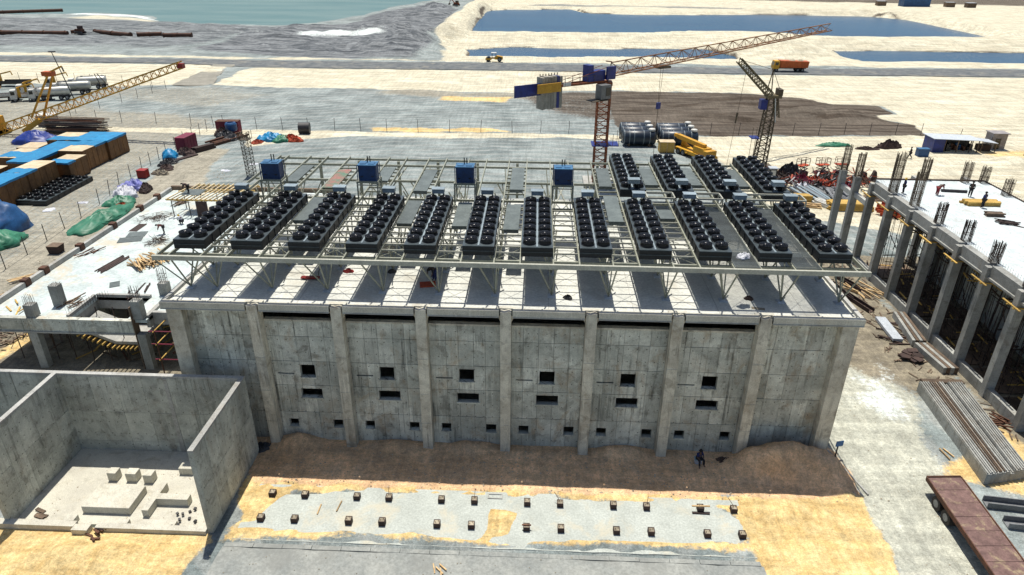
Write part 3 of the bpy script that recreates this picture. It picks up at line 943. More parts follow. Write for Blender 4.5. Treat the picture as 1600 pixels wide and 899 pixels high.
for k, x in enumerate(gapc):
    if k not in (9, 10):
        for j in range(9):
            y = 3.2 + j * 1.12 + RND.uniform(-.05, .05)
            bar_obj('cross_member', (x - .88, y, FZ - .12), (x + .88, y, FZ - .12), .075, .12, 'steel_light', frame)
    if k in (0, 1, 2, 3, 5, 7, 8, 9, 10):
        for j in range(8):
            y = 16.2 + j * 1.15
            bar_obj('cross_member', (x - .88, y, FZ - .12), (x + .88, y, FZ - .12), .09, .13, 'steel_paint', frame)
for k in range(12):
    x = X0 + S_ * k + CW / 2
    for y in (4.2, 7.5, 10.8):
        bar_obj('cross_member', (x - 1.05, y, FZ - .12), (x + 1.05, y, FZ - .12), .1, .14, 'steel_paint', frame)
    if k >= 8:
        for y in (16.5, 19.2, 22.5):
            bar_obj('cross_member', (x - 1.05, y, FZ - .12), (x + 1.05, y, FZ - .12), .1, .14, 'steel_paint', frame)
for k, x in enumerate(gapc):
    for y in (2.4, 5.6, 8.8):
        bar_obj('wind_brace', (x - .9, y, FZ - .3), (x + .9, y + 2.0, FZ - .3), .03, .03, 'steel_paint', frame)
        bar_obj('wind_brace', (x + .9, y, FZ - .36), (x - .9, y + 2.0, FZ - .36), .03, .03, 'steel_paint', frame)
ply = MB().box((-.22, -.22, 0), (.22, .22, .05)).box((-.3, -.3, -.06), (.3, .3, 0)).mesh('base_plate', 'sheet_pale')
for k in range(-1, 12):
    x = X0 + CW + S_ * k + (0.05 if k >= 0 else 0)
    if k == -1:
        x = X0 + .3
    for y, up in ((2.75, (1.0, 4.5)), (6.6, (4.75, 8.4)), (10.5, (8.6, 12.3)), (14.4, (13.05, 16.2)), (18.6, (17, 20)), (22.6, (20.2, 25))):
        place('base_plate', ply, frame, (x, y, ROOFZ + .06))
        tops = [(x, up[0]), (x, up[1])]
        if k >= 0:
            tops = [(x - .95, up[0]), (x + .2, up[0]), (x - .4, up[1]), (x + .35, up[1])]
        else:
            tops += [(x + 1.9, up[0]), (LX, up[0])]
        for tx, ty in tops:
            bar_obj('splayed_leg', (x, y, ROOFZ + .1), (tx, ty, FZ - .3), .085, .085, 'steel_paint', frame)
for k in range(0, 13):
    x = LX + (RX - LX) * k / 12
    bar_obj('rear_column', (x, 26.9, -.2), (x, 26.9, FZ - .44), .26, .26, 'steel_paint', frame)
    if k % 3 == 0 and k < 12:
        x2 = LX + (RX - LX) * (k + 1) / 12
        bar_obj('brace', (x, 26.9, 5), (x2, 26.9, 13), .1, .1, 'steel_paint', frame)
        bar_obj('brace', (x2, 26.9, 5), (x, 26.9, 13), .1, .1, 'steel_paint', frame)
for k in (2, 6):
    x = gapc[k]
    bar_obj('brace', (x - .9, 25, FZ - .4), (x + 1.2, 18.2, ROOFZ + .3), .1, .1, 'steel_paint', frame)
    bar_obj('brace', (x + 1.2, 25, FZ - .4), (x - .9, 18.2, ROOFZ + .3), .1, .1, 'steel_paint', frame)
fpm = MB().box((-.86, -.49, -.025), (-.82, .49, .025)).box((.82, -.49, -.025), (.86, .49, .025))
for i in range(11):
    fpm.box((-.82, -.485 + i * .0935, -.01), (.82, -.485 + i * .0935 + .034, .01))
fp = fpm.mesh('floor_panel', 'floor_panel')
for k in (9, 10):
    for j in range(12):
        if (k, j) in ((9, 11),):
            continue
        place('floor_panel', fp, frame, (gapc[k] + RND.uniform(-.02, .02), 1.75 + j * 1.005, FZ + .03 + RND.uniform(0, .01)))
# raised walkway frame between the two cooler rows
for xa, xb in ((11.3, 13.6), (15.5, 17.6), (19.5, 24.5)):
    for y in (13.4, 14.9):
        bar_obj('rail', (xa, y, FZ + .75), (xb, y, FZ + .75), .1, .14, 'steel_light', frame)
        for x in (xa, xb):
            bar_obj('rail_post', (x, y, FZ), (x, y, FZ + .68), .1, .1, 'steel_light', frame)
    for x in (xa, xb):
        bar_obj('rail', (x, 13.46, FZ + .75), (x, 14.84, FZ + .75), .1, .14, 'steel_light', frame)

# steel sheets laid on the frame
plates = [(0, 17.9, 23.2, 'plate'), (1, 16.3, 22.0, 'plate_green'), (2, 18.6, 23.0, 'plate'), (3, 15.9, 22.4, 'plate'), (5, 16.8, 23.6, 'plate'), (1, 8.1, 13.7, 'plate'),
          (3, 7.9, 13.4, 'plate'), (4, 7.6, 13.2, 'plate'), (5, 7.1, 12.9, 'plate'), (7, 18.2, 24.0, 'plate'), (8, 18.9, 24.1, 'plate'), (7, 9.3, 15.6, 'plate'), (9, 19.1, 24.6, 'plate'), (8, 10.2, 12.4, 'plate'), (10, 19.0, 24.4, 'plate')]
nth_f, nth_b = 0, 0
for k, y0, y1, mm in plates:
    if mm == 'plate_green':
        lab = 'green and red stained steel sheet lying across the rear of the frame'
    elif y0 > 15:
        nth_b += 1
        lab = '%s grey steel sheet from the left across the rear beams of the roof frame' % ORD[nth_b - 1]
    else:
        nth_f += 1
        lab = '%s grey steel sheet from the left lying between the front coolers' % ORD[nth_f - 1]
    x = gapc[k] + RND.uniform(-.12, .12)
    a = RND.uniform(-.02, .02)
    mb = MB()
    mb.cbox((x, (y0 + y1) / 2, FZ + .06), (1.2, y1 - y0, .09), a)
    mb.cbox((x, y0 + .05, FZ - .02), (1.16, .08, .3), a)
    o = mb.build('steel_sheet', mm)
    tag(o, lab, 'steel sheet', 'steel sheets on the roof frame')


# ================================================================== DRY COOLERS
def cooler(rows, length, label, group, box_back=True):
    t = local('dry_cooler', label, 'cooler', (0, 0, 0), 0, group)
    w2, h = CW / 2, .72
    MB().box((-w2 + .03, .06, 0), (w2 - .03, length - .06, h - .06)).build('casing', 'cooler_side', t)
    d = MB()
    d.box((-w2, 0, h - .055), (w2, length, h))
    dk = d.build('top_deck', 'cooler_deck', t)
    MB().box((-.06, .1, h + .002), (.06, length - .1, h + .03)).build('centre_strip', 'box_grey', dk)
    e = MB().box((-w2, -.02, .02), (w2, .058, h - .06)).build('end_panel', 'cooler_end', t)
    MB().box((-w2 + .02, -.05, h * .45), (w2 - .02, -.022, h * .45 + .06)).build('end_rib', 'cooler_deck', e)
    MB().box((-w2, length - .058, .02), (w2, length + .02, h - .06)).build('end_panel', 'cooler_end', t)
    n = rows
    pm = MB().box((-.03, -.03, 0), (.03, .03, h - .06)).mesh('side_post', 'cooler_end')
    for s in (-1, 1):
        for i in range(n + 1):
            place('side_post', pm, t, (s * (w2 - .02), .12 + (length - .24) * i / n, 0))
    fanm = MB().lathe([(.49, 0), (.49, .04), (.455, .06), (.44, .24), (.455, .29), (.43, .29), (.415, .22), (.41, .05), (.05, .03)], 18)
    for q in range(6):                       # blades
        a0 = q * math.pi / 3
        ca, sa, cb, sb_ = math.cos(a0), math.sin(a0), math.cos(a0 + .62), math.sin(a0 + .62)
        fanm.add([(.1 * ca, .1 * sa, .19), (.39 * ca, .39 * sa, .21), (.39 * cb, .39 * sb_, .09), (.1 * cb, .1 * sb_, .13)], [(0, 1, 2, 3)])
    for rr_, zz_ in ((.43, .30), (.34, .32), (.25, .335)):      # guard rings and spokes
        pts = [(rr_ * math.cos(2 * math.pi * i / 14), rr_ * math.sin(2 * math.pi * i / 14), zz_) for i in range(14)]
        for i in range(14):
            fanm.bar(pts[i], pts[(i + 1) % 14], .03, .03)
    for q in range(10):
        a0 = 2 * math.pi * q / 10
        fanm.bar((.44 * math.cos(a0), .44 * math.sin(a0), .29), (.15 * math.cos(a0), .15 * math.sin(a0), .345), .026, .026)
    fm = fanm.mesh('fan', 'fan_black')
    mm = MB().lathe([(.19, -.2), (.19, .0), (.17, .05), (.10, .09), (.02, .10)], 12).mesh('motor', 'fan_dark', smooth=True)
    pitch = (length - .3) / (rows + .12)
    for i in range(rows):
        y = .12 + pitch * (i + .55)
        for s in (-1, 1):
            if box_back and i == rows - 1 and s == -1:
                pass
            f = bpy.data.objects.new('fan', fm)
            COL.objects.link(f)
            f.parent = t
            f.location = (s * .55, y, h)
            q = bpy.data.objects.new('motor', mm)
            COL.objects.link(q)
            q.parent = f
            q.location = (0, 0, .29)
    if box_back:
        b = MB().box((-.52, length - .75, h + .48), (.46, length - .1, h + .82)).build('control_box', 'box_grey', t)
        MB().box((-.56, length - .79, h + .824), (.5, length - .06, h + .86)).build('lid', 'box_grey', b)
        MB().box((-.5, length - .65, h + .002), (-.42, length - .2, h + .478)).box((.36, length - .65, h + .002), (.44, length - .2, h + .478)).build('box_stand', 'dark_steel', t)
    return t


GR = 'dry coolers in rows on the roof frame'
cool = cooler(8, CL, 'first black dry cooler from the left in the front roof row', GR)
cool.location = (X0 + CW / 2, 2.28, FZ + .03)
for k in range(1, 12):
    dup(cool, (X0 + CW / 2 + S_ * k, 2.28 + RND.uniform(-.04, .04), FZ + .03), RND.uniform(-.004, .004), '%s black dry cooler from the left in the front roof row' % ORD[k])
cool2 = cooler(8, 11.0, 'first black dry cooler from the left in the rear roof row', GR)
cool2.location = (X0 + CW / 2 + S_ * 8, 26.6, FZ + .03)
cool2.rotation_euler = (0, 0, math.pi)
for k in range(9, 12):
    dup(cool2, (X0 + CW / 2 + S_ * k, 26.6, FZ + .03), math.pi, '%s black dry cooler from the left in the rear roof row' % ORD[k - 8])
cg = cooler(8, 12.4, 'black dry cooler standing on the ground against the plywood crates', 'coolers on the ground by the crates', False)
cg.location = (-74.4, 51.9, .05)
cg.rotation_euler = (0, 0, .03)
dup(cg, (-72.0, 51.7, .05), .03, 'black dry cooler on the ground nearer the wire fence, beside its twin')

# ================================================================== BLUE TANKS ON STANDS
for n, k in enumerate((0, 2, 4, 6)):
    x, y = gapc[k], 14.2
    t = thing('blue_tank', '%s blue box tank from the left on a steel stand on the roof frame' % ORD[n], 'tank', (x, y, FZ), 'blue box tanks on stands')
    zb = 17.2
    b = MB().box((x - .74, y - .6, zb), (x + .74, y + .6, zb + 1.3)).build('tank_body', 'blue_paint', t)
    MB().box((x - .78, y - .64, zb + 1.302), (x + .78, y + .64, zb + 1.37)).build('tank_top', 'blue_top', t)
    for dx in (-.38, .34):
        MB().box((x + dx - .25, y - .35, zb + 1.372), (x + dx + .25, y + .25, zb + 1.42)).build('hatch', 'blue_top', t)
    for dx in (-.1, .12):
        MB().tube((x + dx, y + .35, zb + 1.37), (x + dx, y + .35, zb + 1.9), .045, n=7).build('vent_pipe', 'cooler_side', t)
    for dx in (-.81, .81):
        for dy in (-.67, .67):
            MB().bar((x + dx, y + dy, zb), (x + dx, y + dy, zb + 1.35), .06).build('corner_post', 'blue_paint', t)
    for dx in (-.45, .45):
        MB().box((x + dx - .1, y - .64, zb + .35), (x + dx + .1, y - .602, zb + .42)).build('latch', 'cooler_side', t)
    st = MB().box((x - .92, y - .82, zb - .16), (x + .92, y + .82, zb - .002)).build('platform', 'steel_paint', t)
    for dx in (-.86, .86):
        for dy in (-.76, .76):
            MB().bar((x + dx, y + dy, FZ), (x + dx, y + dy, zb - .162), .11).build('stand_leg', 'steel_paint', t)
        MB().bar((x + dx, y - .8, FZ + .2), (x + dx, y + .8, zb - .25), .06).build('stand_brace', 'steel_paint', t)
    MB().bar((x - .9, y - .83, zb - .3), (x + .9, y - .83, zb - .3), .08).build('stand_rail', 'steel_light', t)

# ================================================================== CONCRETE BASIN
bas = thing('concrete_basin', 'roofless grey concrete basin with tall walls open towards the sand', 'basin', (-26, -5, 0))
BH = 6.95


def clad_wall(parent, axis_, a, b, f0, f1, z1, cuts, zr, m, sides, r):
    """a recessed core with cast panels on the chosen faces"""
    mk = (lambda u0, u1, v0, v1, z0, z2: ((u0, v0, z0), (u1, v1, z2))) if axis_ == 'x' else (lambda u0, u1, v0, v1, z0, z2: ((v0, u0, z0), (v1, u1, z2)))
    MB().box(*mk(a, b, f0 + .03, f1 - .03, -0.6, z1 - .16)).build('wall_core', m, parent)
    MB().box(*mk(a, b, f0, f1, z1 - .158, z1)).build('coping', 'grey_concrete', parent)
    us = [a + (b - a) * i / cuts for i in range(cuts + 1)]
    us = [us[0]] + [u + r.uniform(-.15, .15) for u in us[1:-1]] + [us[-1]]
    for s in sides:
        for i in range(cuts):
            for k in range(len(zr) - 1):
                j = r.uniform(0, .012)
                v0, v1 = (f0 - j, f0 + .028) if s < 0 else (f1 - .028, f1 + j)
                MB().box(*mk(us[i] + .008, us[i + 1] - .008, v0, v1, zr[k] + .008, zr[k + 1] - .008)).build('wall_panel', m, parent)


rb_ = random.Random(11)
clad_wall(bas, 'x', -46, -19.0, -1.35, -1.0, BH, 14, [-0.3, 0.85, 3.6, BH - .16], 'basin', (-1,), rb_)
clad_wall(bas, 'y', -9.3, -1.36, -19.36, -19.0, BH, 5, [-0.3, 1.9, 3.7, BH - .16], 'basin', (-1, 1), rb_)
clad_wall(bas, 'y', -9.2, -1.36, -33.2, -32.85, BH, 5, [-0.3, 1.9, 3.7, BH - .16], 'basin', (-1, 1), rb_)
MB().prism([(-24.95, -.3), (-24.6, -.3), (-24.7, BH - .17), (-24.95, BH - .17)], -1.39, -1.36).build('wall_rib', 'grey_concrete', bas)
MB().box((-46, -9.6, -.4), (-33.22, -1.36, -.01)).build('basin_floor', 'dust_concrete', bas)
MB().box((-32.84, -8.9, -.4), (-19.38, -1.36, 0)).build('basin_floor', 'dust_concrete', bas)
for a, b in (((-33.9, -9.55, -.3), (-28.3, -9.05, .42)), ((-26.9, -9.5, -.3), (-19.4, -9.05, .34)), ((-29.3, -9.04, -.3), (-28.6, -8.5, .42)), ((-25.5, -9.04, -.2), (-24.95, -8.65, .34)), ((-24.1, -9.04, -.2), (-21.8, -8.5, .2)), ((-28.28, -9.85, -.3), (-27.2, -9.3, .42))):
    MB().box(a, b).build('low_kerb', 'dust_concrete', bas)


def block(name, label, parts, m='dust_concrete', cat='plinth'):
    mb = MB()
    for a, b in parts:
        mb.box(a, b)
    o = mb.build(name, m)
    bv = o.modifiers.new('edge', 'BEVEL')
    bv.width = .02
    bv.segments = 1
    tag(o, label, cat, 'plinths on the basin floor')
    return o


block('concrete_plinth', 'large flat square concrete plinth in the middle of the basin floor', [((-28.7, -7.95, 0), (-25.35, -5.75, .6))])
for i, (x, y, n) in enumerate(((-28.4, -4.5, 'first'), (-27.05, -4.5, 'second'), (-25.7, -4.6, 'third'))):
    block('concrete_plinth', '%s small concrete block from the left behind the flat plinth' % n, [((x - .33, y - .3, 0), (x + .33 + (.12 if i == 1 else 0), y + .35, .75))])
block('concrete_plinth', 'low concrete block in the basin corner by the tall end wall', [((-23.9, -3.9, 0), (-22.9, -3.1, .6))])
o = MB().cells([-24.4, -23.95, -21.75], [-8.1, -7.0, -6.45, -5.4], [(-23.95, -21.75, -8.2, -7.0), (-23.95, -21.75, -6.45, -5.3)], 0, .62, 'xy').build('concrete_plinth', 'dust_concrete')
tag(o, 'T shaped concrete upstand on the basin floor beside the flat plinth', 'plinth', 'plinths on the basin floor')


# ================================================================== REBAR AND TIMBER HELPERS
def cage(name, parent, cx, cy, z0, z1, wx, wy, n=4, tie=0.35, r=.018, m='rebar', lean=.0):
    mb = MB()
    rr = random.Random(int(cx * 31 + cy * 17))
    pts = set()
    for i in range(n):
        u = -wx / 2 + wx * i / (n - 1)
        v = -wy / 2 + wy * i / (n - 1)
        pts |= {(u, -wy / 2), (u, wy / 2), (-wx / 2, v), (wx / 2, v)}
    for u, v in pts:
        mb.tube((cx + u, cy + v, z0), (cx + u + rr.uniform(-.06, .06) + lean, cy + v + rr.uniform(-.06, .06), z1 - rr.uniform(0, .12 * (z1 - z0))), r, n=4, caps=False)
    z = z0 + tie
    while tie and z < z1 - .4:
        for a, b in (((-1, -1), (1, -1)), ((1, -1), (1, 1)), ((1, 1), (-1, 1)), ((-1, 1), (-1, -1))):
            mb.bar((cx + a[0] * wx / 2, cy + a[1] * wy / 2, z), (cx + b[0] * wx / 2, cy + b[1] * wy / 2, z), r * 1.6)
        z += tie
    o = mb.build(name, m, parent)
    o['kind'] = 'stuff'
    return o


PLK = {}


def pile(name, label, cat, loc, rz, n, size, m, spread, layers=1, jit=.15, ang=.12, group=None, piece='plank'):
    """a heap of loose pieces, each its own part"""
    t = local(name, label, cat, loc, rz, group)
    rr = random.Random(int(abs(loc[0] * 13 + loc[1] * 7)) + n)
    key = (m, tuple(size))
    if key not in PLK:
        PLK[key] = MB().cbox((0, 0, 0), size).mesh(piece, m)
    per = max(1, n // layers)
    for i in range(n):
        k, j = divmod(i, per)
        x = (j - (per - 1) / 2) * spread / max(1, per) + rr.uniform(-jit, jit) * .5
        z = size[2] * (k + .5) + .012 * k + .004 + (rr.uniform(0, size[2] * 1.2) if ang > .15 else 0)
        q = bpy.data.objects.new(piece, PLK[key])
        COL.objects.link(q)
        q.parent = t
        q.location = (x, rr.uniform(-jit, jit) * 1.5, z)
        q.rotation_euler = (rr.uniform(-ang, ang) * .25, 0, rr.uniform(-ang, ang))
        q.scale = (1, rr.uniform(.8, 1.05), 1)
    return t


def heap(name, label, cat, loc, rx, ry, h, m, seed=1, n=26, crumple=.35, group=None):
    """a crumpled sheet or mound: a closed dome of facets"""
    rr = random.Random(seed)
    R_, K = max(28, int(n * 1.7)), 13
    vs, fs = [], []
    ph = [rr.uniform(0, 6.28) for _ in range(6)]
    for k in range(K + 1):
        u = k / K
        for i in range(R_):
            a_ = 2 * math.pi * i / R_
            rad = (1 - u ** 1.6) * (1 + .22 * math.sin(2 * a_ + ph[0]) + .12 * math.sin(5 * a_ + ph[1]) + rr.uniform(-.06, .06))
            z = h * (u ** .75) * (1 + crumple * rr.uniform(-.45, .45) * (0 if k == 0 else 1) + .5 * crumple * math.sin(7 * a_ + 9 * u + ph[3]) * (1 - u) * (0 if k == 0 else 1)) * (1 + .25 * math.sin(3 * a_ + ph[2]) * (1 - u))
            vs.append((loc[0] + rx * rad * math.cos(a_), loc[1] + ry * rad * math.sin(a_), loc[2] + z))
    for k in range(K):
        for i in range(R_):
            j = (i + 1) % R_
            fs.append((k * R_ + i, k * R_ + j, (k + 1) * R_ + j, (k + 1) * R_ + i))
    fs.append(tuple(range(K * R_, (K + 1) * R_)))
    mb = MB().add(vs, fs)
    o = mb.build(name, m)
    if m.startswith('tarp') or crumple < .15:
        o.data.shade_smooth()
    return tag(o, label, cat, group)


# ================================================================== LEFT UNFINISHED DECK
DZ = 5.0
dk = thing('unfinished_deck', 'unfinished concrete deck on columns with pale dusty floor beside the hall', 'building', (-40, 20, 0))
xs = [-47.6, -39.6, -34.4, -32.6, -25.2]
ys = [10.1, 11.5, 14.2, 45.6]
MB().cells(xs, ys, [(-39.6, -34.4, 10, 14.2), (-32.6, -25.2, 10, 11.5)], DZ - .3, DZ, 'xy').build('floor_slab', 'deck_white', dk)  # hall-side slab carried forward, added to keep sun off the ground below
for xa, xb in ((-56, -47.3), (-47.29, -43.2), (-43.19, -38.6), (-38.59, -33.7)):
    MB().box((xa + .01, 9.6, DZ - 1.15), (xb - .01, 10.08, DZ + .12 + RND.uniform(-.01, .01))).build('edge_beam', 'facade', dk)
MB().box((-56, 9.5, DZ - 1.3), (-33.7, 10.08, DZ - 1.153)).build('beam_ledge', 'grey_concrete', dk)
yy = 10.1
for i, y2 in enumerate((16.4, 19.2, 25.2, 31.6, 37.6, 41.9, 45.8)):
    MB().box((-48.0, yy, DZ - .35), (-47.62, y2 - .5, DZ + .5)).build('upstand', 'grey_concrete', dk)
    if i < 6:
        MB().box((-48.15, y2 - .5, DZ - .35), (-47.5, y2 + .2, DZ + .72)).build('formwork_box', 'rust', dk)
    yy = y2 + .2
MB().box((-48, 45.8, DZ - .6), (-25.2, 46.2, DZ + .5)).build('upstand', 'timber_old', dk)
for a, b in (((-39.6, 14.2, DZ - 1.2), (-34.4, 14.5, DZ + .3)), ((-39.9, 10.1, DZ - 1.2), (-39.62, 14.19, DZ + .3)), ((-32.95, 10.5, DZ - 1.0), (-32.6, 17, DZ + .25)), ((-32.58, 11.1, DZ - 1.0), (-25.2, 11.48, DZ + .25))):
    MB().box(a, b).build('opening_beam', 'grey_concrete', dk)
for x, y in ((-49.2, 9.8), (-43.0, 9.8), (-33.2, 10.0), (-47.2, 14.4), (-47.2, 21), (-41.0, 16.5), (-36, 17), (-47.2, 28), (-41, 24), (-33, 22)):
    MB().box((x - .38, y - .32, -.5), (x + .38, y + .32, DZ - (1.31 if y < 10.2 else .302))).build('column', 'column_concrete', dk)
for x, y, h, ch in ((-42.9, 10.1, 1.35, .9), (-42.0, 12.5, 2.1, .15), (-33.4, 15.2, 1.25, 1.6), (-33.25, 10.3, 1.9, 1.4)):
    s = MB().box((x - .42, y - .38, DZ + .13 if y < 10.4 else DZ), (x + .42, y + .38, DZ + h)).build('stub_column', 'column_concrete', dk)
    cage('rebar_cage', dk, x, y, DZ + h, DZ + h + ch, .6, .55, 4, .4 if ch > 1 else 0)
MB().box((-33.75, 9.7, -.5), (-33.68, 10.5, DZ + 1.4)).build('formwork_board', 'timber_old', dk)
# starter bars along the opening
sb = MB()
for i in range(16):
    x = -40.4 + i * .12
    y = 10.9 + i * .22
    for d in (0, .25):
        sb.tube((x + d, y, DZ), (x + d - .1, y + .05, DZ + .75), .012, n=4, caps=False)
sb.build('starter_bar', 'rebar', dk)['kind'] = 'stuff'
# sloping stair soffit with its timber falsework under the opening
MB().prism([(-39.4, 3.6), (-39.4, 3.9), (-36.2, 2.5), (-33.9, 2.5), (-33.9, 2.2), (-36.3, 2.2)], 10.4, 13.6).build('stair_soffit', 'grey_concrete', dk)
for i in range(13):
    u = i / 12
    x = -39.2 + u * 5.0
    z = (3.42 - (x + 39.4) * .42) if x < -36.2 else 2.05
    bar_obj('falsework_joist', (x, 9.75, z), (x, 13.8, z), .1, .16, 'timber_yellow', dk)
for i in range(22):
    x, y = -46 + (i % 8) * 1.7, 11 + (i // 8) * 1.9
    bar_obj('prop', (x, y, -.1), (x + RND.uniform(-.1, .1), y, DZ - .31), .06, .06, 'rebar', dk)
for i in range(26):
    x, y = RND.uniform(-46, -34), RND.uniform(10.5, 17)
    a_ = RND.uniform(0, 3.1)
    bar_obj('loose_board', (x, y, .15 + .02 * i / 3), (x + 2 * math.cos(a_), y + 2 * math.sin(a_), .18 + .02 * i / 3), .18, .05, RND.choice(['timber_old', 'timber_old', 'timber_yellow', 'rust']), dk)
# gap between deck and hall: shuttering, boards and red frames
for i in range(10):
    x, y, z = RND.uniform(-32.3, -27), RND.uniform(8.5, 15), RND.uniform(.3, 3.5)
    bar_obj('shutter_board', (x, y, z), (x + RND.uniform(-.5, 1.5), y + RND.uniform(1, 2.6), z + RND.uniform(-.3, .9)), .22, .06, RND.choice(['timber_yellow', 'rust', 'timber_old', 'timber']), dk)
for x, y in ((-31.5, 9), (-29.5, 9), (-31.5, 12.5), (-29.5, 12.5)):
    bar_obj('prop', (x, y, -.1), (x, y, 4.6), .08, .08, 'rust', dk)
for z in (1.6, 3.2, 4.5):
    bar_obj('prop_rail', (-32, 9, z), (-28.5, 9, z), .08, .08, 'red_paint', dk)
    bar_obj('prop_rail', (-31.5, 8.8, z), (-31.5, 13, z), .08, .08, 'timber_yellow', dk)

rd_ = random.Random(21)
for i, (x, y, n_, lab) in enumerate(((-40.6, 13.0, 9, 'loose scatter of grey sticks on the deck beside the tall stub column'), (-45.6, 12.0, 4, 'yellow boards lying on the deck edge near the first stub'), (-36.3, 15.6, 6, 'dark boards on the deck behind the square opening'), (-46.2, 24, 6, 'rusty offcuts on the deck against the upstand'), (-44.2, 40.5, 14, 'pile of mixed boards at the far deck corner'))):
    pile('board_scatter', lab, 'boards', (x, y, DZ), rd_.uniform(-1, 1), n_, (.13, 1.6 if i else 1.9, .06), ('timber_old', 'timber_yellow', 'rust_dark', 'rust', 'timber_old')[i], 1.6, 2, .7, .6, 'boards on the deck', 'board')
op = MB().box((-45.6, 30.6, DZ + .005), (-44.6, 33.0, DZ + .03)).build('opening_shade', 'rust_dark')  # dark sheet on the slab in place of a shaded opening
tag(op, 'dark flat sheet laid on the deck as the shade of an opening by the upstand', 'opening shade')
pile('timber_pile', 'heap of loose yellow timber battens on the deck beside the hall corner', 'timber', (-38.6, 22.2, DZ), .9, 40, (.14, 2.6, .09), 'timber', 3.4, 5, .5, .55, piece='batten')
pile('steel_bar_bundle', 'flat bundle of rusty steel bars lying on the pale deck', 'steel bars', (-42.2, 21.5, DZ), -.15, 12, (.09, 4.0, .09), 'rust_dark', 1.1, 1, .1, .02, piece='bar')
pile('steel_sheet_pair', 'pair of dark sheets lying flat on the pale deck near the worker in red', 'sheets', (-44.1, 28.9, DZ), -1.3, 2, (1.5, 2.4, .05), 'plate', 2.9, 1, .2, .06, piece='sheet')
pile('sheet_panel', 'small dark board lying on the deck before the timber heap', 'board', (-39.4, 16.9, DZ), .5, 1, (.9, 1.4, .05), 'plate', 1, 1, .01, .01, piece='board')
for i, (x, y, r, n, lab) in enumerate(((-40.6, 27.6, 1.0, 70, 'tangled dome of bent tie wire on the deck by the worker in red'), (-44.6, 35.0, 2.0, 90, 'scattered bent steel offcuts on the deck before the timber platform'))):
    mb = MB()
    for j in range(n):
        a_, b_ = RND.uniform(0, 6.28), RND.uniform(.1, 1)
        px, py = x + r * b_ * math.cos(a_), y + r * b_ * math.sin(a_)
        d = RND.uniform(0, 6.28)
        h = (.9 * (1 - b_) if i == 0 else .15)
        mb.tube((px, py, DZ + .02 + RND.uniform(0, h)), (px + .9 * math.cos(d), py + .9 * math.sin(d), DZ + .03 + RND.uniform(0, h + .1)), .02, n=4, caps=False)
    o = mb.build('steel_offcuts', 'rebar')
    tag(o, lab, 'steel offcuts', kind='stuff')
# timber platform on props
tp = thing('timber_platform', 'timber joist platform on steel props at the far end of the deck', 'platform', (-39, 38, DZ))
for i in range(14):
    x = -43.0 + i * .58
    bar_obj('joist', (x, 35.3, 7.35), (x + .5, 39.4, 7.35), .12, .12, 'joist_pale', tp)
for y in (35.7, 38.9):
    bar_obj('bearer', (-43.2, y, 7.18), (-35.0, y, 7.18), .12, .18, 'timber_yellow', tp)
for x in (-42.6, -40.5, -38.4, -36.3):
    for y in (35.7, 38.9):
        bar_obj('prop', (x, y, DZ), (x, y, 7.08), .08, .08, 'dark_steel', tp)
MB().box((-42.0, 36.8, 7.43), (-39.6, 39.0, 7.47)).build('ply_sheet', 'plate', tp)
MB().box((-39.6, 35.6, DZ), (-38.2, 35.7, 7.05)).build('shutter', 'rust_dark', tp)
tp2 = thing('timber_platform', 'narrow row of timber joists behind the larger platform by the dark rear upstand', 'platform', (-38, 43, DZ))
for i in range(13):
    bar_obj('joist', (-43.2 + i * .66, 41.8, 6.5), (-43.0 + i * .66, 44.2, 6.5), .14, .12, 'joist_pale', tp2)
for y in (42.1, 43.9):
    bar_obj('bearer', (-43.4, y, 6.34), (-34.8, y, 6.34), .12, .17, 'timber_yellow', tp2)
    for x in (-43, -39, -35.2):
        bar_obj('prop', (x, y, DZ), (x, y, 6.25), .08, .08, 'dark_steel', tp2)

# ================================================================== RIGHT UNFINISHED BUILDING
rbld = thing('unfinished_building', 'unfinished concrete frame building with rebar stubs and a bare white top slab', 'building', (48, 20, 0))
SZ = 10.5
CY = [4.7, 9.4, 14.1, 18.8, 23.5, 28.2, 32.9, 37.6]
MB().cells([42.5, 55.2], [2.0, 38.7], [], SZ - .35, SZ, 'xy').build('top_slab', 'deck_white_clean', rbld)
for y, h in [(v, SZ - .12) for v in CY] + [(42.0, 9.8), (46.2, 9.4)]:
    MB().box((41.45, y - .3, -.5), (42.25, y + .3, h)).build('column', 'column_concrete', rbld)
for k in range(len(CY) - 1):
    a, b = CY[k] + .31, CY[k + 1] - .31
    MB().box((41.75, a, SZ - .95), (42.48, b, SZ + .06)).build('edge_beam', 'column_concrete', rbld)
    MB().box((41.6, a, SZ - 1.15), (42.2, b, SZ - .955)).build('beam_ledge', 'column_concrete', rbld)
    MB().box((41.6, a, -.3), (42.1, b, 1.0)).build('ground_beam', 'column_concrete', rbld)
    MB().box((43.2, a, -.2), (48, b, .12)).build('ground_slab', 'timber_old', rbld)
MB().box((41.75, 37.95, SZ - 3.2), (42.2, 41.68, SZ - 2.6)).build('tie_beam', 'grey_concrete', rbld)
MB().box((41.75, 42.32, SZ - 3.4), (42.2, 45.88, SZ - 2.8)).build('tie_beam', 'grey_concrete', rbld)
MB().box((41.6, 38.0, -.3), (42.1, 46, .9)).build('ground_beam', 'column_concrete', rbld)
MB().box((42.5, 38.72, SZ - .5), (55.2, 38.9, SZ + .15)).build('rim_board', 'rust_dark', rbld)
MB().box((55.22, 2, SZ - .5), (55.35, 38.7, SZ + .1)).build('rim_board', 'rust_dark', rbld)
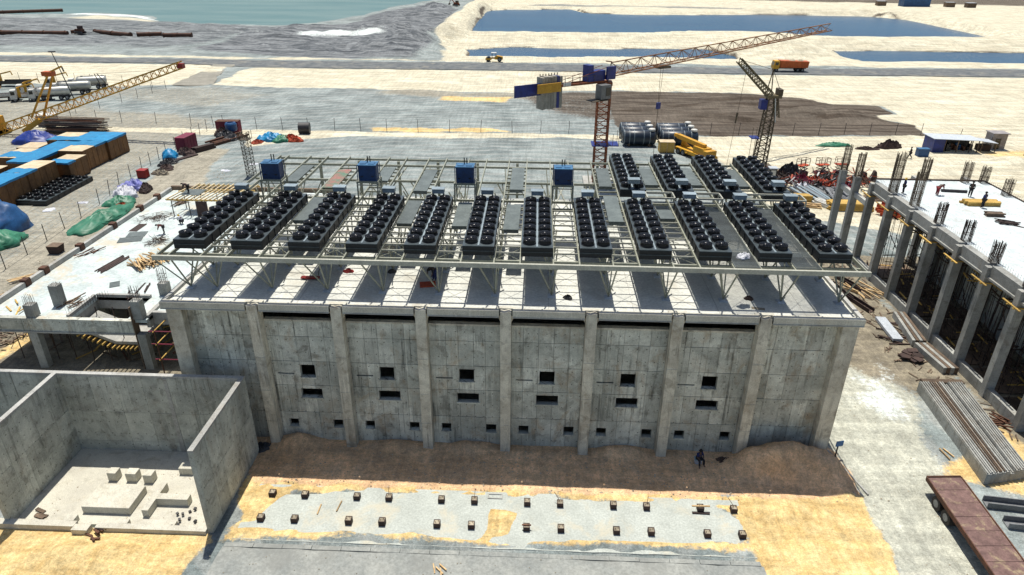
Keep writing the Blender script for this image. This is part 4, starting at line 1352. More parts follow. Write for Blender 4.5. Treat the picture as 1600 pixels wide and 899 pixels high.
for x in (48.6, 54.6):
    for y in CY:
        MB().box((x - .35, y - .3, -.5), (x + .35, y + .3, SZ - .36)).build('inner_column', 'column_concrete', rbld)
        MB().box((x - .3, y + .31, SZ - .95), (x + .3, y + 4.38, SZ - .36)).build('inner_beam', 'grey_concrete', rbld)
for y in CY:
    MB().box((42.5, y - .2, SZ - .95), (48.24, y + .2, SZ - .36)).build('inner_beam', 'grey_concrete', rbld)
# blockwork inside, seen through the bays
bw = MB().box((49.2, 2, -.2), (49.4, 37, 6.2)).build('block_wall', 'facade', rbld)
mb = MB()
for i in range(6):
    for j in range(26):
        x, y = 43.2 + i * 1.0 + RND.uniform(-.3, .3), 3 + j * 1.35 + RND.uniform(-.3, .3)
        mb.tube((x, y, .25), (x + RND.uniform(-.5, .5), y + RND.uniform(-.5, .5), SZ - .5), .032, n=4, caps=False)
for i in range(150):
    x, y, z = RND.uniform(42.8, 48.2), RND.uniform(3, 37), RND.uniform(.4, 7)
    mb.bar((x, y, z), (x + RND.uniform(-.8, .8), y + RND.uniform(-1.4, 1.4), z + RND.uniform(-1.2, 1.8)), .06, .06)
for i in range(170):
    x, y, z = RND.uniform(42.6, 48.2), RND.uniform(3, 37), RND.choice([7.6, 8.3, 8.9, 9.3, 9.55])
    d = RND.choice([(0, 2.2), (1.8, 0), (.6, 1.5)])
    mb.bar((x, y, z), (x + d[0], y + d[1], z + RND.uniform(-.25, .25)), .12, .09)
mb.build('shoring', 'rust_dark', rbld)['kind'] = 'stuff'
mb = MB()
for i in range(120):
    x, y, z = RND.uniform(42.3, 46.5), RND.uniform(5, 37), RND.choice([RND.uniform(7.2, 9.7), RND.uniform(7.2, 9.7), RND.uniform(.4, 1.6)])
    d = RND.choice([(0, 1.6), (1.4, 0), (.3, 1.2)])
    mb.bar((x, y, z), (x + d[0], y + d[1], z + RND.uniform(-.15, .15)), .14, .06)
mb.build('falsework_boards', 'timber_yellow', rbld)['kind'] = 'stuff'
mb = MB()
for i in range(260):
    x, y, z = RND.uniform(42.4, 48), RND.uniform(3, 37), RND.choice([RND.uniform(6.8, 9.8), RND.uniform(.3, 2.0)])
    d = RND.choice([(0, 1.8), (1.5, 0), (.5, 1.3)])
    mb.bar((x, y, z), (x + d[0], y + d[1], z + RND.uniform(-.3, .3)), .18, .06)
mb.build('falsework_boards', 'timber_old', rbld)['kind'] = 'stuff'

for y in CY[1:]:
    for dx, dz in ((-.12, 0), (.95, -.05)):
        bar_obj('yoke_plank', (41.36 + dx, y - 1.1, 9.02 + dz), (41.36 + dx, y + 1.2, 9.06 + dz), .16, .07, 'timber_yellow', rbld)
    for dy in (-.42, .42):
        bar_obj('yoke_plank', (41.1, y + dy, 8.93), (42.9, y + dy, 8.93), .1, .1, 'timber_yellow', rbld)
for x, y, z1, wd in ((42.3, 34.0, 15.2, .8), (42.5, 29.4, 14.6, .8), (42.4, 24.2, 12.8, .7), (42.6, 19.6, 12.7, .7), (42.3, 14.6, 12.6, .7), (48.3, 39.2, 13.2, .7), (52.6, 38.3, 13.1, .75), (54.7, 38.2, 12.6, .75), (54.6, 33.6, 12.5, .75), (54.9, 27, 12.6, .7), (42.2, 9.6, 12.4, .7)):
    cage('rebar_cage', rbld, x, y, SZ, z1, wd, wd * .8, 7, .75, .026, 'rebar_sunlit' if z1 > 13 else 'rebar')
for y, z0, z1 in ((42.0, 9.8, 13.0), (46.2, 9.4, 12.9)):
    cage('rebar_cage', rbld, 41.85, y, z0, z1, .7, .5, 7, .7, .026, 'rebar_sunlit')
sb = MB()
for y in np.arange(4, 38, .35):
    sb.tube((42.62, y, SZ), (42.62, y, SZ + .42), .011, n=4, caps=False)
    sb.tube((55.1, y, SZ), (55.1, y, SZ + .5), .011, n=4, caps=False)
sb.build('starter_bar', 'rebar', rbld)['kind'] = 'stuff'
pile('timber_bundle', 'stack of long yellow timber beams on the white slab beside two workers', 'timber', (50.1, 30.3, SZ), 1.57, 8, (.3, 3.9, .22), 'timber_yellow', 1.2, 2, .06, .01, group='timber on the white slab', piece='beam')
pile('timber_bundle', 'short stack of grey timber boards on the white slab', 'timber', (49.4, 26.8, SZ), 1.5, 9, (.22, 1.8, .12), 'timber_old', .7, 3, .05, .03, group='timber on the white slab', piece='board')
pile('timber_bundle', 'loose scatter of dark boards on the white slab nearest the trailer side', 'timber', (49.7, 24.5, SZ), 1.3, 12, (.14, 1.9, .07), 'rust_dark', 1.0, 2, .3, .4, group='timber on the white slab', piece='board')
lg = MB().tube((48.0, 34.6, SZ + .16), (50.7, 34.3, SZ + .16), .16, n=10).build('dark_log', 'dark_steel')
tag(lg, 'dark round pole lying on the white slab between the workers', 'pole')

# ================================================================== LATTICE HELPERS
def frame_of(p, q):
    d = (Vector(q) - Vector(p)).normalized()
    up = Vector((0, 0, 1)) if abs(d.z) < .9 else Vector((0, 1, 0))
    s = d.cross(up).normalized()
    u = s.cross(d).normalized()
    return d, s, u


def lattice(name, parent, p, q, w0, w1, n, rc, rd, m, h0=None, h1=None, per=2, tri=False):
    """a lattice boom in n panels; every `per` panels make one section part"""
    p, q = Vector(p), Vector(q)
    d, s, u = frame_of(p, q)
    h0, h1 = h0 or w0, h1 or w1
    def ring(k):
        f = k / n
        c = p.lerp(q, f)
        a, b = (w0 + (w1 - w0) * f) / 2, (h0 + (h1 - h0) * f) / 2
        if tri:
            return [c - s * a, c + s * a, c + u * 2 * b]
        return [c - s * a - u * b, c + s * a - u * b, c + s * a + u * b, c - s * a + u * b]
    for k0 in range(0, n, per):
        mb = MB()
        for k in range(k0, min(n, k0 + per)):
            A, B = ring(k), ring(k + 1)
            c = len(A)
            for i in range(c):
                mb.bar(A[i], B[i], rc)
                j = (i + 1) % c
                mb.bar(A[i], A[j], rd)
                mb.bar(A[i], B[j], rd)
                if tri and i == 1:
                    mb.bar(A[j], B[i], rd)
        mb.build(name, m, parent)


# ================================================================== TOWER CRANE
tc = thing('tower_crane', 'orange tower crane with blue cab and long lattice jib behind the hall', 'crane', (12.1, 68, 0))
sl = Vector((12.1, 68, 16.6))
MB().box((9.6, 65.5, -.4), (14.6, 70.5, .5)).build('footing', 'grey_concrete', tc)
lattice('mast_section', tc, (12.1, 68, .5), (12.1, 68, 16.0), 1.9, 1.9, 14, .24, .1, 'crane_orange', per=2)
MB().box((10.95, 66.85, 16.0), (13.25, 69.15, 16.5)).build('slewing_ring', 'crane_orange', tc)
jd = Vector((45.3, 32, 0)).normalized()
js = Vector((-jd.y, jd.x, 0))
tip = Vector((57.4, 100, 21.6))
root = sl + jd * 1.2 + Vector((0, 0, .7))
lattice('jib_section', tc, root, tip + Vector((0, 0, -.4)), 1.6, 1.1, 18, .15, .07, 'jib_tan', 1.9, 1.2, per=1, tri=True)
MB().bar(root + Vector((0, 0, 2.0)), sl + Vector((0, 0, 2.9)), .16).build('apex_tie', 'crane_orange', tc)
MB().bar(sl + Vector((0, 0, .5)), sl + jd * 1.3 + Vector((0, 0, .9)), 1.2, .8).build('jib_root', 'lattice_dark', tc)
for a in (-1, 1):
    MB().bar(sl + js * a * .7, sl - jd * 12.2 + js * a * .7 + Vector((0, 0, .1)), .22, .34).build('counter_jib_girder', 'crane_orange', tc)
    MB().bar(sl + js * a * .8 + Vector((0, 0, 2.2)), sl - jd * 8 + js * a * .8 + Vector((0, 0, .5)), .07).build('counter_tie', 'crane_orange', tc)
    for k in range(5):
        q = sl - jd * (2.8 + k * 1.4) + js * a * .95
        MB().bar(q, q + Vector((0, 0, 1.1)), .06).build('guard_post', 'lattice_dark', tc)
    MB().bar(sl - jd * 2.5 + js * a * .95 + Vector((0, 0, 1.1)), sl - jd * 8.5 + js * a * .95 + Vector((0, 0, 1.1)), .05).build('guard_rail', 'lattice_dark', tc)


def obox(mb, c, du, dv, dz, lu, lv, h):
    """box along the crane's own directions"""
    vs = []
    for z in (0, h):
        for a, b in ((-1, -1), (1, -1), (1, 1), (-1, 1)):
            vs.append(c + du * (a * lu / 2) + dv * (b * lv / 2) + dz * z)
    return mb.add(vs, [(0, 3, 2, 1), (4, 5, 6, 7), (0, 1, 5, 4), (1, 2, 6, 5), (2, 3, 7, 6), (3, 0, 4, 7)])


ZU = Vector((0, 0, 1))
for k in range(7):
    obox(MB(), sl - jd * (9.0 + k * .52) + ZU * (-3.1 + .05 * (k % 3)), jd, js, ZU, .48, 1.5, 4.6).build('ballast_block', 'crane_blue' if k == 1 else 'ballast', tc)
    obox(MB(), sl - jd * (9.0 + k * .52) + js * .3 + ZU * 1.55, jd, js, ZU, .1, .1, .35).build('lifting_eye', 'lattice_dark', tc)
obox(MB(), sl - jd * 11.4 - js * 1.1 + ZU * -.6, jd, js, ZU, 4.2, .2, 1.3).build('counter_plate', 'crane_yellow', tc)
obox(MB(), sl - jd * 14.6 - js * .2 + ZU * -1.0, jd, js, ZU, 4.6, .18, 1.7).build('name_board', 'crane_blue', tc)
obox(MB(), sl - jd * 8.0 - js * .9 + ZU * .0, jd, js, ZU, 1.4, .1, .5).build('white_plate', 'white_paint', tc)
obox(MB(), sl - jd * 1.9 + ZU * .1, jd, js, ZU, 2.6, 1.4, 1.6).build('winch_house', 'crane_blue', tc)
obox(MB(), sl + jd * .3 - js * 1.0 + ZU * .3, jd, js, ZU, 1.7, .3, 1.9).build('control_panel', 'crane_blue', tc)
obox(MB(), sl - jd * 3.4 + ZU * .2, jd, js, ZU, .9, 1.5, 2.4).build('cabinet_frame', 'crane_blue', tc)
cab = obox(MB(), sl - jd * 1.6 - js * 1.7 + ZU * -2.3, jd, js, ZU, 1.9, 1.4, 2.1).build('cab', 'grey_steel', tc)
obox(MB(), sl - jd * 1.2 - js * 2.42 + ZU * -1.8, jd, js, ZU, .9, .06, 1.2).build('cab_window', 'glass_dark', cab)
obox(MB(), sl - jd * 2.6 - js * 1.7 + ZU * -2.5, jd, js, ZU, 3.2, 1.8, .1).build('cab_platform', 'lattice_dark', tc)
tr = root.lerp(tip, .20) + ZU * -.6
obox(MB(), tr, jd, js, ZU, 2.4, 1.6, .35).build('trolley', 'lattice_dark', tc)
for a in (-.3, .3):
    MB().tube(tr + jd * a, tr + jd * a * .3 - ZU * 5.6, .03, n=4).build('hoist_rope', 'lattice_dark', tc)
obox(MB(), tr - ZU * 6.6, jd, js, ZU, .7, .4, 1.0).build('hook_block', 'crane_blue', tc)
MB().tube(tr - ZU * 6.6, tr - ZU * 14.8, .04, n=4).build('load_rope', 'lattice_dark', tc)
MB().box((13.3, 66.6, 6.6), (14.9, 69.4, 6.72)).build('mast_platform', 'crane_blue', tc)
MB().box((10.6, 66.5, 6.55), (13.3, 69.5, 6.7)).build('mast_collar', 'crane_blue', tc)
for x, y in ((14.85, 66.65), (14.85, 69.35), (13.9, 66.65)):
    MB().bar((x, y, 6.72), (x, y, 8.6), .07).build('guard_post', 'crane_orange', tc)
MB().bar((13.4, 66.65, 7.8), (14.85, 66.65, 7.8), .06).build('guard_rail', 'crane_orange', tc)

# ================================================================== LUFFING LATTICE CRANE
lc = thing('luffing_crane', 'dark lattice luffing crane with raised jib right of the tower crane', 'crane', (41.4, 78, 0))
lattice('mast_section', lc, (41.2, 78, .4), (41.6, 78, 12.6), 1.9, 1.5, 12, .2, .1, 'lattice_dark', per=2)
MB().box((38.8, 75.4, -.3), (43.8, 80.6, .4)).build('crane_base', 'lattice_dark', lc)
MB().box((40.4, 76.9, 12.55), (42.8, 79.1, 13.0)).build('turntable', 'lattice_olive', lc)
lattice('jib_section', lc, (41.0, 77.8, 13.0), (34.7, 76.8, 18.7), 1.0, .8, 14, .16, .09, 'lattice_olive', per=2)
for q in ((40.7, 79), (41.6, 79)):
    MB().bar((q[0], q[1], 13.0), (41.1, 78.5, 17.0), .14).build('a_frame_leg', 'lattice_dark', lc)
MB().bar((41.1, 78.5, 17.0), (42.7, 78, 13.6), .08).build('back_stay', 'lattice_dark', lc)
MB().tube((41.1, 78.5, 17.0), (34.8, 76.8, 18.8), .035, n=4).build('pendant_rope', 'lattice_dark', lc)
lattice('counter_jib', lc, (42.0, 78, 13.0), (42.7, 77.4, 9.2), .7, .7, 6, .1, .07, 'lattice_olive', per=6)
MB().bar((41.7, 77, 12.9), (42.3, 76.6, 8.6), .14).build('strut', 'white_paint', lc)
MB().box((42.2, 77.0, 13.0), (42.9, 79.0, 14.0)).build('counterweight', 'lattice_dark', lc)
MB().box((39.6, 77.2, 10.6), (40.7, 78.6, 12.2)).build('cab', 'crane_blue', lc)
MB().box((38.9, 77.0, 5.6), (40.3, 79.0, 5.75)).build('mast_platform', 'crane_blue', lc)
for x in (38.95, 39.6):
    MB().bar((x, 77.1, -.1), (x, 77.1, 7.6), .06).build('ladder_rail', 'lattice_dark', lc)
hp = Vector((36.2, 77.05, 16.9))
MB().tube(hp, hp + Vector((-.9, 0, -16.6)), .03, n=4).build('hoist_rope', 'lattice_dark', lc)
MB().tube(hp + Vector((-.38, 0, -6.8)), hp + Vector((-.5, 0, -8.6)), .2, .12, n=7).build('hook_block', 'lattice_dark', lc)

# ================================================================== YELLOW CRAWLER BOOM
yc = thing('crawler_crane', 'yellow lattice boom of a crawler crane reaching low over the yard', 'crane', (-112, 92, 0))
B0, B1 = Vector((-107.5, 92, .9)), Vector((-66.8, 92, 14.3))
lattice('boom_section', yc, B0, B1, 1.8, 1.3, 24, .24, .10, 'crane_yellow', 1.8, 1.2, per=2)
for a in (-.8, .8):
    MB().bar((-98.3 + a * .9, 92 + a, 3.9), (-93.2 + a * .3, 92 + a * .5, 12.2), .3, .3).build('mast_leg', 'crane_yellow', yc)
for z in (.35, .65, .95):
    MB().bar((-98.3 + 5.1 * z - .6, 91.3, 3.9 + 8.3 * z), (-98.3 + 5.1 * z + .6, 92.7, 3.9 + 8.3 * z), .14).build('mast_tie', 'crane_yellow', yc)
MB().box((-94.6, 91.3, 11.9), (-92.6, 92.7, 12.7)).build('mast_head', 'orange_truck', yc)
MB().bar((-93.2, 92, 12.6), (-90.6, 92, 13.7), .3).build('mast_arm', 'crane_yellow', yc)
MB().bar((-90.6, 92, 13.7), (-90.4, 92, 12.7), .2).build('mast_hook', 'lattice_dark', yc)
for a in (-.9, .9):
    MB().bar((-82.5 + a, 92, 9.2), (-84.2 + a * .3, 92, 12.4), .12).build('stay_strut', 'lattice_dark', yc)
MB().tube((-84.2, 92, 12.4), (-72, 92, 13.2), .03, n=4).build('pendant_rope', 'lattice_dark', yc)
MB().cbox((-67.0, 92, 14.1), (1.1, 1.2, .9)).build('boom_head', 'red_bright', yc)
MB().box((-113, 90, .9), (-107, 94, 3.6)).build('house', 'crane_yellow', yc)
for y in (89.6, 93.4):
    MB().box((-113.5, y, -.1), (-106.5, y + 1.0, 1.0)).build('track', 'dark_steel', yc)
MB().bar((-97.5, 91.2, 3.4), (-101.5, 91.2, 1.0), .6, .9).build('boom_winch', 'crane_yellow', yc)


# ================================================================== VEHICLES
def wheel(parent, x, y, z, r=.52, wd=.32, axis_='y'):
    d = Vector((0, wd / 2, 0)) if axis_ == 'y' else Vector((wd / 2, 0, 0))
    c = Vector((x, y, z))
    o = MB().tube(c - d, c + d, r, n=16).build('wheel', 'black_rubber', parent)
    MB().tube(c - d * 1.06, c + d * 1.06, r * .55, n=10).build('rim', 'grey_steel', o)
    return o


def truck(label, loc, rz, kind, group, body='white_paint'):
    t = local('parked_truck', label, 'truck', loc, rz, group)
    cb = MB().prism([(3.2, .75), (4.55, .75), (4.6, 1.7), (4.35, 2.85), (3.2, 2.85)], -1.2, 1.2).build('cab', body, t)
    MB().prism([(4.62, 1.75), (4.43, 2.62), (4.38, 2.62), (4.55, 1.75)], -1.08, 1.08).build('windscreen', 'glass_dark', cb)
    for s in (-1, 1):
        MB().box((3.45, s * 1.21 - .01, 1.75), (4.3, s * 1.21 + .01, 2.55)).build('side_window', 'glass_dark', cb)
    MB().box((4.5, -1.2, .45), (4.68, 1.2, .82)).build('bumper', 'grey_steel', t)
    MB().box((-4.6, -.5, .75), (3.3, .5, 1.0)).build('chassis', 'dark_steel', t)
    for x in (3.7, -2.2, -3.5):
        for s in (-1, 1):
            wheel(t, x, s * 1.0, .52)
    if kind == 'tank':
        k = MB()
        k.lathe([(.2, 0), (.75, .08), (1.0, .35), (1.05, .8), (1.05, 6.4), (1.0, 6.85), (.75, 7.1), (.2, 7.2)], 16)
        k.v = [(z - 4.5, x * 1.1, y + 2.15) for x, y, z in k.v]
        tk = k.build('tank', 'tank_silver', t, smooth=True)
        for x in (-3.6, -1.2, 1.2):
            MB().tube((x, 0, 3.15), (x, 0, 3.36), .28, n=10).build('manhole', 'grey_steel', tk)
        MB().box((-4.3, -.3, 3.2), (2.3, .3, 3.24)).build('catwalk', 'grey_steel', tk)
    else:
        MB().box((-4.6, -1.22, 1.0), (2.2, 1.22, 1.2)).build('flat_bed', 'timber_old', t)
        for s in (-1, 1):
            MB().box((-4.6, s * 1.22 - .04, 1.2), (2.2, s * 1.22 + .04, 1.75)).build('side_board', body, t)
        MB().box((2.3, -.5, 1.0), (2.9, .5, 3.3)).build('crane_post', 'machine_yellow', t)
        MB().bar((2.6, 0, 3.3), (-.6, 0, 4.0), .32).build('crane_arm', 'machine_yellow', t)
        MB().bar((-.6, 0, 4.0), (-.8, 0, 3.0), .2).build('crane_hook_arm', 'crane_yellow', t)
    return t


GT = 'trucks parked in the far yard'
truck('white tanker truck nearest the hall in the parked row, beneath the lamp pole', (-118.8, 134.5, 0), math.radians(205), 'tank', GT)
truck('white tanker truck parked directly behind the yellow mast legs', (-119.5, 127, 0), math.radians(205), 'tank', GT)
truck('dusty white tanker parked at the far end of the truck row', (-119, 142, 0), math.radians(205), 'tank', GT)
truck('white truck with a cab facing the yard between the tanker and the crane truck', (-123.5, 126.0, 0), math.radians(212), 'flat', GT)
truck('white truck with a yellow loader crane parked left of the tankers', (-126.5, 132.5, 0), math.radians(208), 'flat', GT)
truck('pale flatbed truck with a loader crane at the frame edge', (-130.8, 124.5, 0), math.radians(208), 'flat', GT)
truck('dusty flatbed truck parked at the back of the truck row', (-125.5, 142.5, 0), math.radians(206), 'flat', GT)
truck('dark truck parked alone beyond the row at the picture edge', (-141, 143, 0), math.radians(190), 'flat', GT, 'dark_steel')


def dump_truck():
    t = local('dump_truck', 'orange loaded dump truck driving along the grey haul road', 'truck', (81.5, 188, .06), math.pi)
    cb = MB().prism([(3.6, .9), (5.3, .9), (5.35, 2.0), (5.1, 3.3), (3.6, 3.3)], -1.4, 1.4).build('cab', 'machine_yellow', t)
    MB().prism([(5.37, 2.05), (5.17, 3.05), (5.1, 3.05), (5.3, 2.05)], -1.25, 1.25).build('windscreen', 'glass_dark', cb)
    for s in (-1, 1):
        MB().box((3.9, s * 1.41 - .01, 2.0), (4.9, s * 1.41 + .01, 2.9)).build('side_window', 'glass_dark', cb)
    b = MB().prism([(-5.4, 1.3), (3.3, 1.3), (3.4, 3.4), (-5.6, 3.2)], -1.5, 1.5).build('tipper_body', 'orange_truck', t)
    for k in range(6):
        x = -5.0 + k * 1.6
        for s in (-1, 1):
            MB().box((x - .08, s * 1.53 - .04, 1.3), (x + .08, s * 1.53 + .04, 3.15)).build('body_rib', 'orange_truck', b)
    MB().lathe([(1.0, 0), (.85, .25), (.5, .5), (.1, .6)], 10, (-3.2, 0, 3.15)).lathe([(1.1, 0), (.9, .25), (.5, .5), (.1, .55)], 10, (-.6, 0, 3.2)).build('gravel_load', 'stone', t)
    MB().box((-5.2, -.5, .9), (4, .5, 1.28)).build('chassis', 'dark_steel', t)
    for x in (4.3, -2.4, -3.9):
        for s in (-1, 1):
            wheel(t, x, s * 1.15, .58, .58, .4)


dump_truck()


def roller():
    t = local('road_roller', 'yellow road roller parked beside the pond beyond the haul road', 'roller', (-13.6, 200.2, .1), math.pi)
    MB().tube((1.9, -1.1, .8), (1.9, 1.1, .8), .8, n=18).build('drum', 'dark_steel', t)
    MB().box((.8, -1.25, .6), (2.9, -1.12, 1.1)).box((.8, 1.12, .6), (2.9, 1.25, 1.1)).build('drum_frame', 'machine_yellow', t)
    MB().prism([(-3.0, .7), (-.2, .7), (-.2, 1.5), (-1.0, 1.9), (-2.9, 1.6)], -.9, .9).build('engine_cover', 'machine_yellow', t)
    for x, y in ((-.6, -.75), (-.6, .75), (.7, -.75), (.7, .75)):
        MB().bar((x, y, 1.2), (x, y, 2.7), .1).build('cab_post', 'dark_steel', t)
    MB().box((-.8, -1.0, 2.7), (.95, 1.0, 2.85)).build('cab_roof', 'white_paint', t)
    MB().box((-.6, -.8, .9), (.7, .8, 1.25)).build('cab_floor', 'machine_yellow', t)
    for s in (-1, 1):
        wheel(t, -1.9, s * .85, .75, .75, .5)


roller()


def dozer(name, label, loc, rz, arm=False):
    t = local(name, label, 'digger' if arm else 'bulldozer', loc, rz)
    for s in (-1, 1):
        MB().prism([(-2.2, .3), (-1.8, 0), (1.8, 0), (2.2, .3), (1.9, .95), (-1.9, .95)], s * 1.1 - .28, s * 1.1 + .28).build('track', 'dark_steel', t)
    MB().box((-1.9, -.8, .7), (1.7, .8, 1.9)).build('body', 'rust' if not arm else 'crane_orange', t)
    c = MB().box((-1.4, -.75, 1.9), (.2, .75, 3.1)).build('cab', 'rust_dark' if not arm else 'lattice_dark', t)
    MB().box((.2, -.6, 2.2), (.23, .6, 2.9)).build('cab_window', 'glass_dark', c)
    if arm:
        MB().bar((1.2, 0, 1.6), (4.4, 0, 4.2), .4).build('boom_arm', 'crane_orange', t)
        MB().bar((4.4, 0, 4.2), (5.6, 0, 1.2), .3).build('dipper_arm', 'crane_orange', t)
        MB().prism([(5.2, 1.3), (6.2, 1.1), (6.0, .3), (5.3, .4)], -.6, .6).build('bucket', 'lattice_dark', t)
    else:
        MB().prism([(2.7, .0), (2.95, .1), (2.8, .7), (2.95, 1.4), (2.7, 1.3)], -1.9, 1.9).build('blade', 'rust', t)
        for s in (-1, 1):
            MB().bar((.5, s * 1.45, .5), (2.75, s * 1.45, .5), .2).build('push_arm', 'rust', t)


dozer('bulldozer', 'small brown bulldozer beside the rusty pipeline on the grey shore', (-193.5, 258.5, .6), 2.9)
dozer('excavator', 'far orange excavator at the top of the white berm by the pond', (-53, 434, .5), 2.6, True)


def mobile_crane():
    t = local('mobile_crane', 'yellow mobile crane with folded boom parked before the dark tanks', 'crane', (31.3, 84.6, 0), math.radians(118))
    MB().box((-4.6, -1.25, .7), (4.4, 1.25, 1.3)).build('carrier', 'machine_yellow', t)
    c = MB().prism([(3.0, 1.3), (4.4, 1.3), (4.3, 2.6), (3.1, 2.6)], -1.2, -.1).build('cab', 'machine_yellow', t)
    MB().box((4.36, -1.1, 1.8), (4.42, -.2, 2.45)).build('windscreen', 'glass_dark', c)
    MB().box((-3.2, -1.0, 1.32), (-.4, 1.0, 2.5)).build('upper_house', 'machine_yellow', t)
    MB().box((-4.4, -1.15, 1.32), (-3.3, 1.15, 2.3)).build('counterweight', 'crane_yellow', t)
    MB().bar((-2.6, .1, 2.7), (5.2, .1, 3.0), .75, .8).build('boom', 'machine_yellow', t)
    MB().bar((5.2, .1, 3.0), (6.2, .1, 3.05), .5, .55).build('boom_tip', 'crane_yellow', t)
    MB().bar((-.6, .1, 1.5), (2.4, .1, 2.4), .25).build('lift_ram', 'dark_steel', t)
    for x in (3.4, 2.0, -2.2, -3.6):
        for s in (-1, 1):
            wheel(t, x, s * 1.1, .6, .6, .4)
    for x in (-4.3, .8):
        for s in (-1, 1):
            MB().bar((x, s * .4, .9), (x, s * 1.6, .9), .22).build('outrigger', 'crane_yellow', t)


mobile_crane()


# flatbed trailer in the near corner
t = thing('flatbed_trailer', 'rusty brown flatbed trailer with twin axles parked beside the access road', 'trailer', (31.5, -7.5, 0))
A, Bq, Cq, D = (30.45, -3.0), (32.85, -2.85), (32.5, -15.4), (30.1, -15.5)
for i in range(10):
    f0, f1 = i / 10 + .0012, (i + 1) / 10 - .0012
    lp_ = lambda a_, b_, f_: (a_[0] + (b_[0] - a_[0]) * f_, a_[1] + (b_[1] - a_[1]) * f_)
    zt = 1.3 + RND.uniform(-.008, .008)
    MB().prism([lp_(A, D, f0), lp_(Bq, Cq, f0), lp_(Bq, Cq, f1), lp_(A, D, f1)], 1.16, zt, 'z').build('deck_plate', 'trailer_deck', t)
for s in (0, 1):
    p, q = (A, D) if s == 0 else (Bq, Cq)
    o_ = -.04 if s == 0 else .04
    MB().bar((p[0] + o_, p[1], 1.2), (q[0] + o_, q[1], 1.2), .07, .34).build('side_rail', 'rust', t)
    MB().bar((p[0] + (.6 if s == 0 else -.6), p[1] - .3, .98), (q[0] + (.6 if s == 0 else -.6), q[1], .98), .16, .34).build('chassis_beam', 'rust_dark', t)
MB().bar((30.42, -2.93, 1.2), (32.87, -2.78, 1.2), .1, .36).build('end_rail', 'rust', t)
for i in range(9):
    y = -4.0 - i * 1.3
    MB().bar((30.5, y, 1.08), (32.7, y, 1.08), .1, .14).build('cross_rail', 'rust_dark', t)
for y in (-4.75, -6.05):
    for x in (30.5, 30.85, 32.2, 32.55):
        wheel(t, x + (y + 4.75) * .02, y, .52, .52, .3, 'x')
    MB().bar((30.6, y, .52), (32.5, y, .52), .14).build('axle', 'rust_dark', t)

# ================================================================== TANKS, CRATES, STORES
n = 0
for x0, x1 in ((18.6, 25.2), (26.0, 33.4)):
    for j, y in enumerate((93.0, 96.2, 99.4)):
        n += 1
        lab = '%s dark horizontal cylinder tank with pale bands, %s' % (('nearest', 'middle', 'farthest')[j], 'left group' if x0 < 20 else 'right group behind the yellow crane')
        t = thing('cylinder_tank', lab, 'tank', ((x0 + x1) / 2, y, 0), 'dark cylinder tanks behind the hall')
        k = MB().lathe([(.3, 0), (1.1, .1), (1.42, .4), (1.42, x1 - x0 - .4), (1.1, x1 - x0 - .1), (.3, x1 - x0)], 20)
        k.v = [(x0 + z, y + u, 1.62 + v) for u, v, z in k.v]
        k.build('shell', 'tank_navy', t, smooth=True)
        for f in (.05, .2, .34, .62, .8):
            xx = x0 + (x1 - x0) * f
            MB().tube((xx - .05, y, 1.62), (xx + .05, y, 1.62), 1.45, n=20).build('band', 'band', t)
        MB().lathe([(.62, 0), (.66, .3), (.55, .42), (.1, .5)], 14, (x1 - .9, y - .1, 2.98)).build('dome_lid', 'white_paint', t, smooth=True)
        for f in (.2, .8):
            xx = x0 + (x1 - x0) * f
            MB().box((xx - .2, y - 1.0, 0), (xx + .2, y + 1.0, .5)).build('saddle', 'timber_old', t)


def crate(label, x0, x1, y0, y1, h, tarp, group='plywood crates in the yard', z=.02):
    t = thing('plywood_crate', label, 'crate', ((x0 + x1) / 2, (y0 + y1) / 2, 0), group)
    MB().box((x0, y0, z + .12), (x1, y1, h)).build('crate_body', 'plywood', t)
    for y in np.linspace(y0 + .2, y1 - .2, 3):
        MB().box((x0 - .02, y - .08, 0), (x1 + .02, y + .08, z + .118)).build('skid', 'timber_old', t)
    for y in np.linspace(y0 + .06, y1 - .06, max(3, int((y1 - y0) / 1.3) + 1)):
        MB().box((x1 + .002, y - .05, z + .12), (x1 + .04, y + .05, h - .02)).build('batten', 'plywood', t)
    for x in np.linspace(x0 + .06, x1 - .06, 3):
        MB().box((x - .05, y0 - .04, z + .12), (x + .05, y0 - .002, h - .02)).build('batten', 'plywood', t)
    MB().box((x0 + .01, y0 + .01, h + .003), (x1 - .01, y1 - .01, h + .03)).build('crate_lid', 'ply_top', t)
    if tarp:
        a, b = tarp
        rr = random.Random(int(abs(x0 * 7 + y0 * 3)))
        nx, ny = 6, 8
        vs, fs = [], []
        for j in range(ny + 1):
            for i in range(nx + 1):
                u, v = i / nx, a + (b - a) * j / ny
                e = (rr.uniform(-.25, .25) if j in (0, ny) and 0 < a + (b < 1) else 0)
                vs.append((x0 - .06 + (x1 - x0 + .12) * u, y0 - .06 + (y1 - y0 + .12) * v + e, h + .05 + rr.uniform(0, .05)))
        for j in range(ny):
            for i in range(nx):
                k = j * (nx + 1) + i
                fs.append((k, k + 1, k + nx + 2, k + nx + 1))
        k = len(vs)
        for j in range(ny + 1):
            q = vs[j * (nx + 1) + nx]
            vs.append((q[0] + .02, q[1], q[2] - .28 - rr.uniform(0, .12)))
        for j in range(ny):
            fs.append((j * (nx + 1) + nx, (j + 1) * (nx + 1) + nx, k + j + 1, k + j))
        k = len(vs)
        for i in range(nx + 1):
            q = vs[i]
            vs.append((q[0], q[1] - .02, q[2] - .22 - rr.uniform(0, .1)))
        for i in range(nx):
            fs.append((i, i + 1, k + i + 1, k + i))
        MB().add(vs, fs).build('tarp_cover', 'tarp_cyan', t)
    return t


